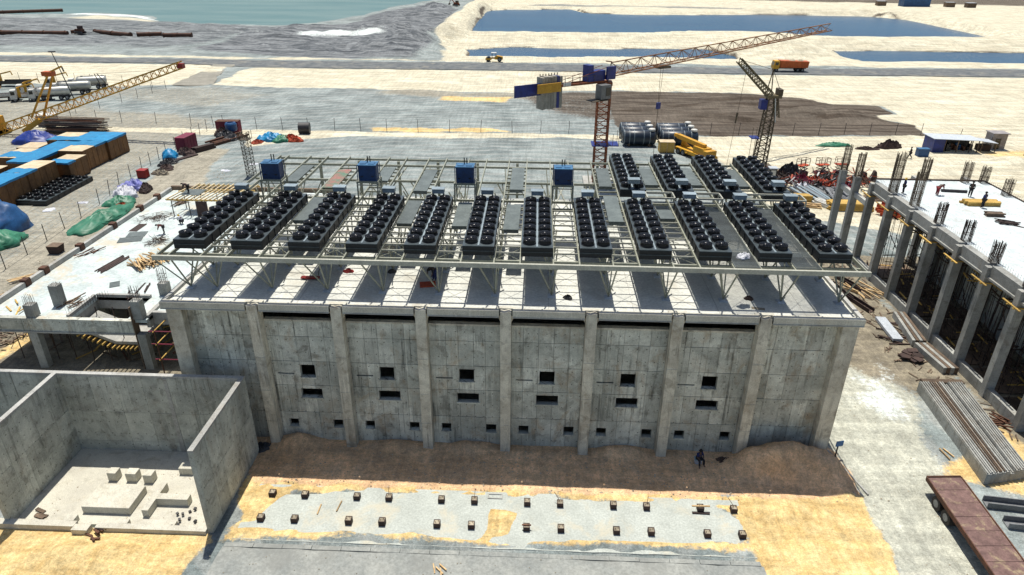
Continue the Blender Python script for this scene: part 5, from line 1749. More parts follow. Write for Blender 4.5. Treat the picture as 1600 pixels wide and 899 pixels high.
crate('plywood crate fully under blue sheet at the hall end of the crate block', -78.2, -74.9, 75.9, 82.0, 3.5, (0, 1))
crate('plywood crate under blue sheet in the middle of the rear crate row', -81.6, -78.3, 75.9, 82.0, 3.5, (0, 1))
crate('plywood crate with half its blue sheet torn off at the far corner', -86.2, -81.8, 76.2, 82.0, 3.4, (0, .45))
crate('plywood crate with bare lid and blue sheet strip beside the hall-end crate', -79.4, -75.2, 69.0, 75.6, 3.5, (.55, 1))
crate('long plywood crate under clean blue sheet left of the bare lid crate', -83.6, -79.6, 62.4, 75.4, 3.4, (0, 1))
crate('small plywood crate with bare yellow lid and blue front flap', -77.6, -74.2, 63.4, 68.4, 3.1, (0, .42))
crate('long plywood crate behind the ground coolers with mostly bare lid', -79.2, -75.6, 55.8, 62.6, 3.7, (0, .35))
crate('plywood crate under blue sheet at the near end of the row', -79.2, -75.6, 49.6, 55.6, 3.7, (0, 1))
crate('low plywood crate half hidden at the picture edge of the crate row', -84.6, -79.6, 47, 52.6, 3.5, (0, 1))
crate('plywood crate with open timber framing behind the long sheeted crate', -87.8, -84.0, 57, 63, 2.6, None)
crate('small low plywood crate beside the dark blue tarpaulin', -92.5, -88.5, 76.5, 80.5, 1.8, None)
crate('flat grey sheeted crate at the back of the crate block', -88.2, -84.2, 66, 72, 3.0, (.1, .6))
yb = thing('yellow_crate', 'square yellow timber crate standing before the dark tanks', 'crate', (26.6, 88.4, 0))
MB().box((25.2, 87.6, .1), (28.0, 89.6, 2.05)).build('crate_body', 'timber_yellow', yb)
for x in (25.25, 26.6, 27.95):
    MB().box((x - .07, 87.53, .05), (x + .07, 87.597, 2.08)).build('batten', 'timber', yb)
MB().box((25.15, 87.5, 2.052), (28.05, 89.65, 2.12)).build('crate_lid', 'ply_top', yb)


def box_thing(name, label, cat, x0, x1, y0, y1, h, m, top=None, group=None, rz=0):
    t = local(name, label, cat, ((x0 + x1) / 2, (y0 + y1) / 2, 0), rz, group)
    a, b = (x1 - x0) / 2, (y1 - y0) / 2
    MB().box((-a, -b, .1), (a, b, h)).build('shell', m, t)
    MB().box((-a - .03, -b - .03, h + .002), (a + .03, b + .03, h + .08)).build('roof', top or m, t)
    for i in range(7):
        x = -a + .15 + (2 * a - .3) * i / 6
        MB().box((x - .05, -b - .035, .12), (x + .05, -b - .002, h - .04)).build('rib', m, t)
    for i in range(5):
        y = -b + .15 + (2 * b - .3) * i / 4
        MB().box((a + .002, y - .05, .12), (a + .035, y + .05, h - .04)).build('rib', m, t)
    MB().box((-a, -b, 0), (a, b, .098)).build('base_frame', 'dark_steel', t)
    return t


box_thing('steel_container', 'dark red steel container with pale dented roof beside the pipe stack', 'container', -66.0, -64.1, 82.4, 86.6, 2.5, 'red_paint', 'red_paint', 'dark red containers by the fence', -.08)
box_thing('steel_container', 'dark red steel container farthest along the fence near the blue drum', 'container', -64.8, -60.2, 97.0, 99.0, 2.3, 'red_paint', 'rust', 'dark red containers by the fence', .05)
box_thing('red_box', 'small bright red steel box at the near end of the scrap row', 'box', -64.6, -63.2, 65.6, 67.0, 1.3, 'red_bright')
heap('blue_tarpaulin', 'bright blue tarpaulin over stores in the scrap row by the fence', 'tarpaulin', (-65.3, 78.2, 0), 1.6, 1.5, 1.7, 'tarp_cyan', 5, 14, .2)
pile('pipe_bundle', 'long rusty pipes stacked beside the red containers', 'pipes', (-59.6, 90.6, 0), -.42, 9, (.3, 9.0, .3), 'rust', 2.2, 2, .2, .03, piece='pipe')
pile('pipe_bundle', 'rusty steel sections lying in front of the nearer red container', 'pipes', (-61.3, 83.3, 0), -.5, 4, (.5, 5.0, .5), 'rust_dark', 1.2, 2, .1, .03, piece='section')
pile('pipe_bundle', 'single file of dark pipes along the near scrap row', 'pipes', (-62.8, 77.0, 0), -.45, 3, (.28, 7.0, .28), 'rust_dark', .8, 1, .2, .04, piece='pipe')
for i, (x, y, rx, ry, h, m) in enumerate(((-62.0, 68.2, 1.3, 1.0, .9, 'stone'), (-62.4, 71.2, 1.2, 1.6, .8, 'rust_dark'), (-63.6, 74.2, 1.4, 1.8, 1.0, 'dark_steel'), (-63.4, 80.6, 1.6, 1.5, 1.2, 'rust_dark'), (-60.6, 92.5, 2.2, 3.0, 1.6, 'dark_steel'), (-62.5, 95.0, 1.8, 1.8, 1.5, 'rust_dark'))):
    heap('scrap_heap', '%s dark scrap heap along the wire fence from the small red box' % ORD[i], 'scrap', (x, y, 0), rx, ry, h, m, 60 + i, 16, .6, 'scrap heaps along the fence')
dr = MB().lathe([(1.0, 0), (1.15, .3), (1.15, 1.4), (.95, 1.7), (.7, 1.75), (.66, 1.3)], 16, (-60.6, 94.9, 1.0)).build('blue_drum', 'tarp_sea', smooth=False)
tag(dr, 'blue round drum with an open rim on the scrap by the far red container', 'drum')
heap('tarpaulin', 'crumpled pale blue tarpaulin heap beyond the roof frame', 'tarpaulin', (-51.2, 91.6, 0), 2.6, 1.8, 1.5, 'tarp_cyan', 71, 18, .6, 'tarpaulin heaps beyond the frame')
heap('tarpaulin', 'green tarpaulin heap between the pale blue and orange ones', 'tarpaulin', (-49.0, 91.2, 0), 1.8, 1.8, 1.2, 'tarp_green', 72, 18, .6, 'tarpaulin heaps beyond the frame')
heap('tarpaulin', 'orange netting heap nearest the black drum', 'netting', (-47.2, 91.6, 0), 2.0, 1.6, 1.2, 'net_orange', 73, 18, .7, 'tarpaulin heaps beyond the frame')
heap('tarpaulin', 'small orange netting heap at the near end of the blue tarpaulin', 'netting', (-53.4, 89.4, 0), 1.2, 1.0, .7, 'net_orange', 74, 14, .7, 'tarpaulin heaps beyond the frame')
bd = MB().tube((-47.6, 97.6, 1.15), (-45.4, 97.9, 1.15), 1.15, n=18)
tag(bd.build('black_drum', 'dark_steel', smooth=False), 'black cylindrical drum lying by the far wire fence', 'drum')
heap('dark_tarpaulin', 'dark blue tarpaulin draped under the yellow crane boom', 'tarpaulin', (-95.5, 86.5, 0), 5.0, 3.2, 2.4, 'tarp_blue', 75, 18, .3)
heap('blue_tarpaulin', 'tall blue tarpaulin over stores at the picture edge above the green one', 'tarpaulin', (-71.6, 42.2, 0), 3.6, 4.6, 4.6, 'tarp_sea', 76, 20, .25)
heap('green_tarpaulin', 'green tarpaulin hanging below the tall blue one at the picture edge', 'tarpaulin', (-67.6, 37.0, 0), 3.2, 2.8, 2.0, 'tarp_green', 77, 20, .35)
heap('green_tarpaulin', 'long crumpled green tarpaulin beside the deck upstand', 'tarpaulin', (-59.4, 46.6, 0), 2.6, 5.4, 1.2, 'tarp_green', 78, 26, .45)
heap('green_tarpaulin', 'small green tarpaulin end next to the white bags', 'tarpaulin', (-60.8, 53.6, 0), 1.8, 2.2, 1.1, 'tarp_green', 79, 18, .6)
heap('orange_sack', 'orange sack among the green tarpaulins', 'sack', (-59.2, 51.6, 0), .9, 1.0, .8, 'net_orange', 80, 12, .5)
heap('white_sacks', 'crumpled white sacks behind the green tarpaulins', 'sacks', (-61.9, 57.2, 0), 1.9, 2.0, 1.4, 'tarp_white', 81, 20, .7)
heap('violet_sacks', 'violet and white sacks at the top of the tarpaulin row', 'sacks', (-62.2, 60.2, 0), 1.8, 1.7, 1.5, 'tarp_violet', 82, 20, .7)
heap('dark_crate_heap', 'dark broken crate beside the violet sacks', 'scrap', (-60.0, 59.6, 0), 1.0, 1.6, 1.3, 'rust_dark', 83, 12, .4)
for i, (x, y, r) in enumerate(((-64.2, 61.8, .7), (-66.5, 53.5, .7), (-69.5, 50.2, .9), (-48.5, 75, .9), (-52.0, 71, .8))):
    heap('white_sheet', '%s scrap of white plastic lying flat on the grey yard, counting from the sacks' % ORD[i], 'plastic sheet', (x, y, -.02), r, r * .8, .16, 'tarp_white', 84 + i, 12, .9, 'plastic scraps on the yard')
pb = thing('scaffold_stack', 'long dark stack of scaffold frames beyond the crates', 'scaffolding', (-93.5, 95.2, 0))
for i in range(7):
    for k in range(7):
        y = 93.0 + k * .7 + RND.uniform(-.1, .1)
        z = .2 + i * .42
        bar_obj('tube', (-99.3 + RND.uniform(-.6, .6), y + .2 * (i % 2), z + RND.uniform(-.12, .12)), (-87.5 + RND.uniform(-.6, .6), y + .2 * (i % 2), z + RND.uniform(-.12, .12)), .12, .12, RND.choice(['rust_dark', 'rust_dark', 'rust', 'dark_steel', 'stone']), pb)
sc_ = thing('scaffold_tower', 'thin caged ladder tower standing behind the hall corner', 'scaffold', (-46.4, 68.5, 0))
lattice('tower_section', sc_, (-46.4, 68.5, 0), (-46.6, 68.5, 7.4), 1.2, 1.2, 12, .08, .05, 'lattice_dark', per=3)
MB().box((-47.3, 67.6, 6.2), (-45.7, 69.4, 6.28)).build('tower_platform', 'lattice_dark', sc_)
for a in (-.8, .8):
    for b in (-.8, .8):
        MB().bar((-46.5 + a, 68.5 + b, 6.28), (-46.5 + a, 68.5 + b, 7.6), .06).build('guard_post', 'lattice_dark', sc_)
lp = thing('lamp_pole', 'tall thin lamp pole leaning beside the parked trucks', 'lamp pole', (-113, 126, 0))
MB().tube((-113, 126, -.2), (-115.6, 126, 11.6), .14, .09, n=7).build('pole', 'dark_steel', lp)
MB().box((-116.2, 125.6, 11.5), (-114.8, 126.4, 11.75)).build('lamp_head', 'dark_steel', lp)
cbn = thing('site_cabin', 'small grey roofed cabin below the yellow crane boom', 'cabin', (-102.6, 100.5, 0))
MB().box((-104.2, 99.2, 0), (-101.2, 101.8, 2.3)).build('wall', 'shed_grey', cbn)
MB().box((-104.5, 98.9, 2.302), (-100.9, 102.1, 2.5)).build('roof', 'white_paint', cbn)
MB().box((-102.6, 99.16, .1), (-101.7, 99.197, 1.9)).build('door', 'glass_dark', cbn)

# pipelines on the shore
for i, (a, b, lab) in enumerate((((-300, 254.4), (-197.5, 256.4), 'long rusty dredge pipe ending at the bulldozer on the grey shore'), ((-189.8, 263.0), (-168.5, 253.0), 'short rusty dredge pipe just beyond the bulldozer'), ((-166.6, 254.4), (-157.8, 257.8), 'short rusty dredge pipe in the middle of the broken pipeline'), ((-155.0, 253.5), (-143.5, 255.0), 'short rusty dredge pipe at the end of the broken pipeline'), ((-330, 322), (-268, 363), 'rusty dredge pipe running out to the sea'))):
    t = thing('dredge_pipe', lab, 'pipe', ((a[0] + b[0]) / 2, (a[1] + b[1]) / 2, 0), 'rusty dredge pipes on the shore')
    z = 1.0
    MB().tube((a[0], a[1], z), (b[0], b[1], z), .85, n=12).build('pipe', 'pipe_rust', t)
    nfl = max(2, int(math.hypot(b[0] - a[0], b[1] - a[1]) / 9))
    for k in range(nfl + 1):
        f = .01 + .98 * k / nfl
        p = Vector((a[0] + (b[0] - a[0]) * f, a[1] + (b[1] - a[1]) * f, z))
        d = Vector((b[0] - a[0], b[1] - a[1], 0)).normalized() * .12
        MB().tube(p - d, p + d, 1.05, n=12).build('flange', 'pipe_rust', t)

# far blue cabin and shelters on the top right
bc = thing('blue_cabin', 'far blue cabin among shelters at the very top of the picture', 'cabin', (262, 482, 0))
MB().box((252, 478, -.5), (270, 486, 5.2)).build('wall', 'tarp_sea', bc)
MB().box((251, 477, 5.2), (271, 487, 5.6)).build('roof', 'tarp_cyan', bc)
for i, (x, y) in enumerate(((240, 486), (284, 480), (296, 476))):
    o = box_thing('far_shelter', '%s pale shelter near the far blue cabin' % ORD[i], 'shelter', x - 3, x + 3, y - 2, y + 2, 3, 'timber_old', 'sheet_pale', 'shelters near the far blue cabin')


# ================================================================== FENCES
def fence(label, pts, step, h, group='wire fences'):
    t = thing('wire_fence', label, 'fence', (pts[0][0], pts[0][1], 0), group)
    mesh = MB().tube((0, 0, -.2), (0, 0, h), .055, n=5).mesh('post', 'dark_steel')
    tot = []
    for (ax, ay), (bx, by) in zip(pts[:-1], pts[1:]):
        n = max(1, int(math.hypot(bx - ax, by - ay) / step))
        for k in range(n):
            tot.append((ax + (bx - ax) * k / n, ay + (by - ay) * k / n))
    tot.append(pts[-1])
    for x, y in tot:
        place('post', mesh, t, (x, y, 0), (RND.uniform(-.05, .05), RND.uniform(-.06, .06), 0))
    for z in (.4, 1.1, 1.8):
        mb = MB()
        for (a, b), (c, d) in zip(tot[:-1], tot[1:]):
            mb.tube((a, b, z * h / 2.2), (c, d, z * h / 2.2), .014, n=3, caps=False)
        mb.build('wire', 'dark_steel', t)
    return t


fence('long wire fence on thin posts crossing the ground behind the hall', [(-106, 105), (-89, 104.3), (-73, 103), (-57.7, 100.6), (-30, 101), (-3.5, 101.4), (50, 103), (82.8, 105.2), (88.4, 101), (93.3, 88), (97, 76), (100, 60)], 5.4, 2.6)
fence('wire fence on thin posts between the crate yard and the green tarpaulins', [(-61.2, 24), (-61.5, 30), (-62.2, 38.7), (-63.0, 47.4), (-63.6, 53), (-65.4, 61.5), (-66.2, 70), (-66.8, 80), (-67.6, 92), (-67.8, 102.4)], 3.2, 2.4)
fence('wire fence on thin posts along the white sand behind the parked trucks', [(-160, 150.5), (-128, 150.2), (-108, 147), (-98, 142), (-100, 124), (-106, 106)], 5.0, 2.6)

# ================================================================== SCRAP AND STORES RIGHT OF THE HALL
GS = 'stores on the sand right of the hall'
sp = thing('steel_plank_stack', 'spread stack of grey blue steel planks on the sand beyond the rear coolers', 'steel planks', (47, 64, 0), GS)
for i in range(16):
    x = 42.6 + i * .52
    bar_obj('plank', (x, 66.5 + RND.uniform(-.3, .3), .5 + RND.uniform(-.05, .25)), (x + 1.6 + RND.uniform(-.3, .3), 61.6 + RND.uniform(-.3, .3), .12 + RND.uniform(0, .2)), .46, .1, RND.choice(['grey_steel', 'grey_steel', 'dark_steel', 'box_grey']), sp)
for i in range(14):
    x, y = RND.uniform(47.5, 51.5), RND.uniform(61.5, 66)
    a = RND.uniform(-.6, .6)
    bar_obj('plank', (x, y, .6 + RND.uniform(0, .5)), (x + .8 * math.sin(a), y - 2.2, .3 + RND.uniform(0, .4)), .4, .1, RND.choice(['dark_steel', 'grey_steel']), sp)
pile('timber_stack', 'long yellow timber stack on the sand behind the free columns', 'timber', (49.2, 57.8, 0), 1.57, 24, (.4, 6.4, .28), 'timber_yellow', 2.0, 4, .08, .01, GS, 'beam')
pile('timber_stack', 'short yellow timber stack beside the grey steel planks', 'timber', (43.2, 61.0, 0), 1.5, 9, (.45, 2.8, .35), 'timber_yellow', 1.4, 3, .08, .02, GS, 'beam')
pile('timber_stack', 'loose timbers on the sand next to the short yellow stack', 'timber', (43.6, 58.6, 0), 1.2, 8, (.2, 3.0, .15), 'timber', 1.4, 2, .3, .2, GS, 'beam')
pile('channel_stack', 'white and red steel channels leaning between the timber stacks', 'steel channels', (45.9, 59.4, 0), .5, 8, (.3, 3.4, .3), 'white_paint', 1.7, 2, .15, .06, GS, 'channel')
for i, (x, y, rx, ry, h, m) in enumerate(((43.2, 71.5, 1.7, 1.4, 1.5, 'rust_dark'), (45.2, 73.5, 1.9, 1.4, 2.2, 'dark_steel'), (46.2, 70.2, 1.7, 1.6, 1.3, 'red_paint'), (48.6, 70.4, 1.6, 1.3, 1.1, 'net_orange'), (50.0, 67.6, 1.9, 1.0, .9, 'net_orange'), (52.6, 67.6, 1.9, 1.1, 1.0, 'red_paint'), (52.2, 72.4, 2.4, 1.4, .9, 'dark_steel'), (55.6, 71.0, 2.0, 1.3, 1.1, 'rust'), (45.6, 67.8, 1.4, 1.0, .8, 'tarp_white'), (47.8, 67.2, 1.0, .9, 1.2, 'dark_steel'), (55.2, 63.0, 1.8, 1.4, .9, 'timber_old'))):
    heap('scrap_heap', '%s scrap heap among the lifts on the sand, counted from the hall side' % ORD[i], 'scrap', (x, y, 0), rx, ry, h, m, 130 + i, 16, .8, 'scrap heaps right of the hall')
for i in range(60):
    pass
sb = MB()
for i in range(130):
    x, y = RND.uniform(42, 57), RND.uniform(66.5, 74.5)
    a = RND.uniform(0, 6.28)
    l = RND.uniform(.5, 1.7)
    sb.bar((x, y, RND.uniform(.05, 1.4)), (x + l * math.cos(a), y + l * math.sin(a), RND.uniform(.05, 1.7)), RND.uniform(.06, .2), .06)
tag(sb.build('scrap_offcuts', 'rust_dark'), 'loose dark steel offcuts strewn among the scrap heaps', 'scrap', kind='stuff')
for m_, lab in (('net_orange', 'loose orange red steel pieces strewn among the scrap heaps'), ('grey_steel', 'loose grey steel pieces strewn among the scrap heaps')):
    sb = MB()
    for i in range(110):
        x, y = RND.uniform(42, 58), RND.uniform(66.5, 75)
        a = RND.uniform(0, 6.28)
        l = RND.uniform(.4, 1.6)
        sb.bar((x, y, RND.uniform(.05, 1.1)), (x + l * math.cos(a), y + l * math.sin(a), RND.uniform(.05, 1.5)), RND.uniform(.06, .3), .05)
    tag(sb.build('scrap_offcuts', m_), lab, 'scrap', kind='stuff')
for i, (x, y, a) in enumerate(((47.6, 74.6, .5), (51.2, 75.2, .2), (54.6, 75.6, -.1))):
    t = local('scissor_lift', '%s red scissor lift with raised guard rail from the crane side' % ORD[i], 'lift', (x, y, 0), a, 'scissor lifts by the scrap')
    MB().box((-1.1, -.5, .25), (1.1, .5, .7)).build('base', 'red_paint', t)
    for s in (-1, 1):
        for k in range(2):
            MB().bar((-.9, s * .35, .75 + k * .5), (.9, s * .35, 1.2 + k * .5), .08).bar((.9, s * .35, .75 + k * .5), (-.9, s * .35, 1.2 + k * .5), .08).build('scissor_arm', 'rust_dark', t)
        for xx in (-.8, .8):
            wheel(t, xx, s * .5, .25, .25, .16)
    MB().box((-1.1, -.55, 1.8), (1.1, .55, 1.92)).build('platform', 'net_orange', t)
    for xx in (-1.05, 0, 1.05):
        for s in (-1, 1):
            MB().bar((xx, s * .5, 1.92), (xx, s * .5, 3.0), .07).build('guard_post', 'rust', t)
    for s in (-1, 1):
        for z in (2.45, 3.0):
            MB().bar((-1.05, s * .5, z), (1.05, s * .5, z), .06).build('guard_rail', 'rust', t)
    for xx in (-1.05, 1.05):
        MB().bar((xx, -.5, 3.0), (xx, .5, 3.0), .06).build('guard_rail', 'rust', t)
t = thing('site_toilet', 'small dark cubicle with pale top beside the luffing crane foot', 'cubicle', (41.6, 71.5, 0))
MB().box((41.0, 71, 0), (42.2, 72.2, 2.1)).build('wall', 'dark_steel', t)
MB().box((40.9, 70.9, 2.1), (42.3, 72.3, 2.25)).build('roof', 'sheet_pale', t)
MB().box((41.2, 70.95, .1), (42.0, 70.998, 1.9)).build('door', 'white_paint', t)
for i, (x, y, a) in enumerate(((58.5, 71.5, .2), (60.5, 72.0, -.2))):
    t = local('concrete_mixer', '%s upright rusty mixer chute at the end of the scrap row' % ORD[i], 'mixer', (x - 1.5, y + .6, 0), a, 'mixers by the scrap')
    MB().prism([(-.6, 0), (.6, 0), (.25, 1.6), (-.1, 1.7)], -.5, .5).build('hopper', 'rust_dark', t)
    MB().box((-.8, -.6, 0), (.8, .6, .3)).build('base', 'rust_dark', t)
heap('green_sheet', 'crumpled sea green sheet lying on the sand near the blue shed', 'sheet', (60.8, 95.2, 0), 3.0, 1.0, .7, 'tarp_green', 160, 14, .8)
heap('dark_litter', 'dark litter heap on the sand beside the sea green sheet', 'scrap', (66.5, 93.0, 0), 2.2, .8, .5, 'rust_dark', 161, 14, .9)
heap('dark_litter', 'dark stores heap beside the tallest rebar cage', 'scrap', (71.2, 94.2, 0), 2.4, 1.0, 1.4, 'rust_dark', 162, 14, .9)
pile('red_frame_stack', 'red and orange tubular frames on the sand behind the white slab', 'frames', (54.2, 55.5, 0), 1.2, 12, (.14, 3.2, .5), 'net_orange', 3.0, 2, .5, .4, piece='frame')
for i in range(2):
    pass

# shed with blue wall
sh = thing('blue_shed', 'low open shed with blue end wall and pale sheet roof on the sand', 'shed', (82.5, 93.2, 0))
MB().box((78.3, 91.6, 0), (78.5, 95.4, 2.6)).build('end_wall', 'tarp_blue', sh)
MB().box((78.52, 91.6, 0), (80.4, 91.75, 2.6)).build('front_panel', 'crane_blue', sh)
MB().prism([(77.9, 2.7), (77.9, 2.78), (87.2, 2.5), (87.2, 2.42)], 91.2, 95.8).build('roof', 'sheet_pale', sh)
for x in (80.6, 83, 85.4, 86.9):
    for y in (91.8, 95.2):
        MB().bar((x, y, 0), (x, y, 2.45), .14).build('post', 'timber_old', sh)
MB().box((78.5, 95.0, 0), (87, 95.2, 2.4)).build('rear_wall', 'dark_steel', sh)
for i in range(12):
    x = 80.8 + i * .5
    MB().box((x, 92.2 + RND.uniform(0, 1.5), 0), (x + .4, 94.2, RND.uniform(.5, 1.5))).build('stored_box', RND.choice(['dark_steel', 'rust_dark', 'tarp_sea', 'rust']), sh)
sh2 = thing('lean_to', 'small lean-to with pale sheets between the blue shed and grey hut', 'shelter', (89, 93.5, 0))
MB().prism([(87.5, 2.2), (87.5, 2.28), (90.6, 1.9), (90.6, 1.82)], 91.8, 95.2).build('roof', 'sheet_pale', sh2)
for x in (87.7, 90.4):
    for y in (92, 95):
        MB().bar((x, y, 0), (x, y, 1.85 if x > 90 else 2.2), .12).build('post', 'timber_old', sh2)
MB().box((88, 93, 0), (90.2, 94.6, 1.2)).build('stored_box', 'rust_dark', sh2)
hut = thing('grey_hut', 'upright grey hut with dark doorway beyond the blue shed', 'hut', (92.3, 95.5, 0))
MB().box((90.9, 94.5, 0), (93.7, 96.8, 3.1)).build('wall', 'shed_grey', hut)
MB().box((90.7, 94.2, 3.1), (94.0, 97.0, 3.25)).build('roof', 'shed_grey', hut)
MB().box((91.6, 94.44, .1), (92.6, 94.496, 2.2)).build('doorway', 'glass_dark', hut)
bx = thing('blue_box', 'small blue box standing on the sand by the walking person', 'box', (74.9, 88.6, 0))
MB().box((73.9, 88.0, .1), (75.9, 89.2, 1.5)).build('body', 'tarp_sea', bx)
MB().box((73.85, 87.95, 1.5), (75.95, 89.25, 1.58)).build('lid', 'blue_top', bx)
MB().box((74.0, 88.1, 0), (75.8, 89.1, .1)).build('base', 'dark_steel', bx)

# ================================================================== ALONG THE ACCESS ROAD
rs = thing('precast_rib_stack', 'stack of long ribbed precast concrete planks beside the access road', 'concrete planks', (37.6, 4, 0))
for i in range(9):
    f = i / 8
    xa, ya = 36.35 + f * 3.35, 9.85 + f * .1
    xb, yb_ = 35.45 + f * 3.1, -2.05 + f * .75
    hh = .95 if i != 5 else .7
    bar_obj('plank_core', (xa, ya, hh / 2), (xb, yb_, hh / 2), .36, hh, 'column_concrete', rs)
    for s in (-.12, .1):
        bar_obj('rib', (xa + s, ya - .05, hh + .06), (xb + s, yb_ + .05, hh + .06), .08, .12, 'timber_old' if i in (2, 3) else 'column_concrete', rs)
MB().box((36.6, 9.95, 0), (40.2, 10.5, .9)).build('timber_bearer', 'timber_old', rs)


def channel(label, p, q, wd, h, m, z=0.0, cat='steel channel', group='steel channels on the sand'):
    t = thing('steel_channel', label, cat, ((p[0] + q[0]) / 2, (p[1] + q[1]) / 2, 0), group)
    p, q = Vector((p[0], p[1], z)), Vector((q[0], q[1], z))
    d = (q - p).normalized()
    s = Vector((-d.y, d.x, 0)) * wd / 2
    MB().bar(p + Vector((0, 0, .05)), q + Vector((0, 0, .05)), wd, .08).build('web', m, t)
    for k in (-1, 1):
        MB().bar(p + s * k + Vector((0, 0, h / 2)), q + s * k + Vector((0, 0, h / 2)), .07, h).build('flange', m, t)
    return t


channel('grey steel girder lying on the sand beside the trailer, upper one', (34.2, -4.1), (40.5, -4.9), .75, .5, 'grey_steel')
channel('grey steel girder lying on the sand beside the trailer, lower one', (34.5, -6.0), (40.5, -6.6), .75, .5, 'grey_steel')
channel('dark purple steel channel lying behind the hall corner', (37.2, 28.4), (38.4, 24.5), .7, .45, 'rust_dark')
channel('dark purple steel channel leaning beside the first free column', (36.6, 31.5), (37.2, 27.2), .7, .4, 'rust_dark')
channel('dark steel channel farther along under the frame corner', (38.0, 33.2), (39.6, 29.6), .6, .4, 'rust_dark')
channel('rusty short channel at the picture edge below the lower girder', (36.6, -9.0), (40, -9.4), .4, .3, 'rust')
t = thing('precast_beam', 'long weathered concrete beam stack at the foot of the columns, farther one', 'concrete beam', (40.5, 20.5, 0), 'beams at the column feet')
for k in range(4):
    bar_obj('beam', (40.35 + k * .3, 23.6, .35), (39.5 + k * .36, 17.6, .35), .27, .7, 'timber_old' if k % 2 else 'column_concrete', t)
t = thing('precast_beam', 'long weathered concrete beam stack at the foot of the columns, nearer one', 'concrete beam', (40.2, 14.6, 0), 'beams at the column feet')
for k in range(4):
    bar_obj('beam', (39.5 + k * .36, 17.2, .35), (40.0 + k * .36, 12.7, .35), .32, .7, 'timber_old' if k % 2 else 'column_concrete', t)
t = thing('white_plank', 'pale flat concrete plank lying beside the access road', 'concrete plank', (38.4, 20.5, 0))
bar_obj('plank_body', (38.6, 22.9, .25), (38.35, 18.3, .25), 1.0, .3, 'sheet_pale', t)
for s in (-.42, 0, .42):
    bar_obj('bearer', (38.0, 20.5 + s * 4.5, .05), (39.0, 20.5 + s * 4.5, .05), .14, .09, 'timber_old', t)
pile('board_scatter', 'dark purple shutter boards scattered by the nearer beam stack', 'boards', (38.6, 15.4, 0), .9, 9, (.7, 1.0, .12), 'rust_dark', 2.0, 2, .5, .7, piece='board')
pile('board_scatter', 'loose timbers lying round the pale concrete plank', 'boards', (38.8, 20.0, 0), 1.2, 10, (.12, 2.4, .1), 'rust_dark', 5.0, 1, .8, .5, piece='timber')
pile('board_scatter', 'thin sticks and bars between the free columns and the frame corner', 'boards', (39.5, 29.5, 0), .4, 14, (.13, 3.0, .1), 'timber', 3.4, 2, .8, .5, piece='stick')
pile('board_scatter', 'rusty bars in a small heap behind the precast ribs', 'boards', (41.0, 5.6, 0), .8, 12, (.09, 1.6, .09), 'rust', 1.6, 2, .3, .6, piece='bar')
pile('board_scatter', 'two short light sticks beside the end of the precast ribs', 'boards', (34.3, 1.2, 0), .1, 2, (.09, 1.3, .07), 'timber', .8, 1, .1, .2, piece='stick')
sg = thing('small_sign', 'small blue sign on a post at the hall corner', 'sign', (25.5, .5, 0))
MB().bar((25.5, .5, -.3), (25.5, .5, 1.15), .08).build('post', 'dark_steel', sg)
MB().cbox((25.55, .44, 1.35), (.62, .05, .48), .25).build('board', 'sign_blue', sg)
dr = thing('drain_channel', 'narrow concrete drain edge running from the hall corner towards the camera', 'drain', (25.6, -1, 0))
bar_obj('drain_edge', (25.15, 1.2, .05), (26.3, -3.6, .05), .12, .16, 'grey_concrete', dr)
bar_obj('drain_edge', (24.75, 1.0, .03), (25.85, -3.7, .03), .1, .12, 'grey_concrete', dr)

# ================================================================== STUB COLUMNS ON THE PAD
sx = [-16.28, -13.95, -10.24, -7.96, -4.23, -1.9, 1.82, 4.13, 7.85, 10.16, 13.89, 16.19]
for j, (y, row) in enumerate(((-5.65, 'nearer the hall'), (-7.95, 'nearer the road'))):
    for i, x in enumerate(sx):
        if j == 1 and i == 0:
            pass
        t = thing('stub_column', '%s rusty square stub from the left in the pad row %s' % (ORD[i], row), 'stub column', (x, y, 0), 'stub columns on the pad')
        rr = random.Random(i * 7 + j)
        h = .36 + rr.uniform(-.03, .03)
        c = Matrix.Rotation(rr.uniform(-.06, .06), 3, 'Z')
        MB().box((x - .17, y - .17, 0), (x + .17, y + .17, h)).build('stub_core', 'stone', t)
        for a, b in (((x - .22, y - .22, 0), (x + .22, y - .172, h + .02)), ((x - .22, y + .172, 0), (x + .22, y + .22, h + .02)), ((x - .22, y - .171, 0), (x - .172, y + .171, h + .02)), ((x + .172, y - .171, 0), (x + .22, y + .171, h + .02))):
            MB().box(a, b).build('shutter_board', 'rust_dark', t)
        for a in (-.1, .1):
            MB().tube((x + a, y + a * .5, h), (x + a, y + a * .5, h + .12), .02, n=5).build('bolt', 'rust', t)
        if (i, j) in ((3, 0), (5, 0), (7, 0), (9, 0), (11, 0)):
            MB().tube((x, y, h + .05), (x + rr.uniform(-.5, .2), y + rr.uniform(.3, .6), .75), .02, n=5).build('bent_bar', 'rust', t)
        if (i, j) == (10, 0):
            MB().cbox((x, y - .05, h + .06), (1.25, .12, .06), .02).build('cross_plank', 'timber', t)
            MB().cbox((x, y - .32, .06), (1.2, .14, .06), -.03).build('cross_plank', 'rust_dark', t)
        if (i, j) == (6, 1):
            MB().cbox((x, y, h + .05), (.62, .1, .06)).build('cross_plank', 'rust', t)
for i, (x, y, a, l) in enumerate(((-11.3, -6.5, 0.05, 1.0), (-12.6, -6.85, .0, .95))):
    o = MB().cbox((x, y, .05), (.08, l, .06), a - .15 * (1 - i)).build('timber_stick', 'timber')
    tag(o, '%s light timber stick lying on the pad between the stubs' % ('first' if i else 'second'), 'stick', 'sticks on the pad')
mh = thing('manhole_frame', 'shallow rectangular pale frame set in the pad edge below the hall centre', 'manhole', (-.5, -5.0, 0))
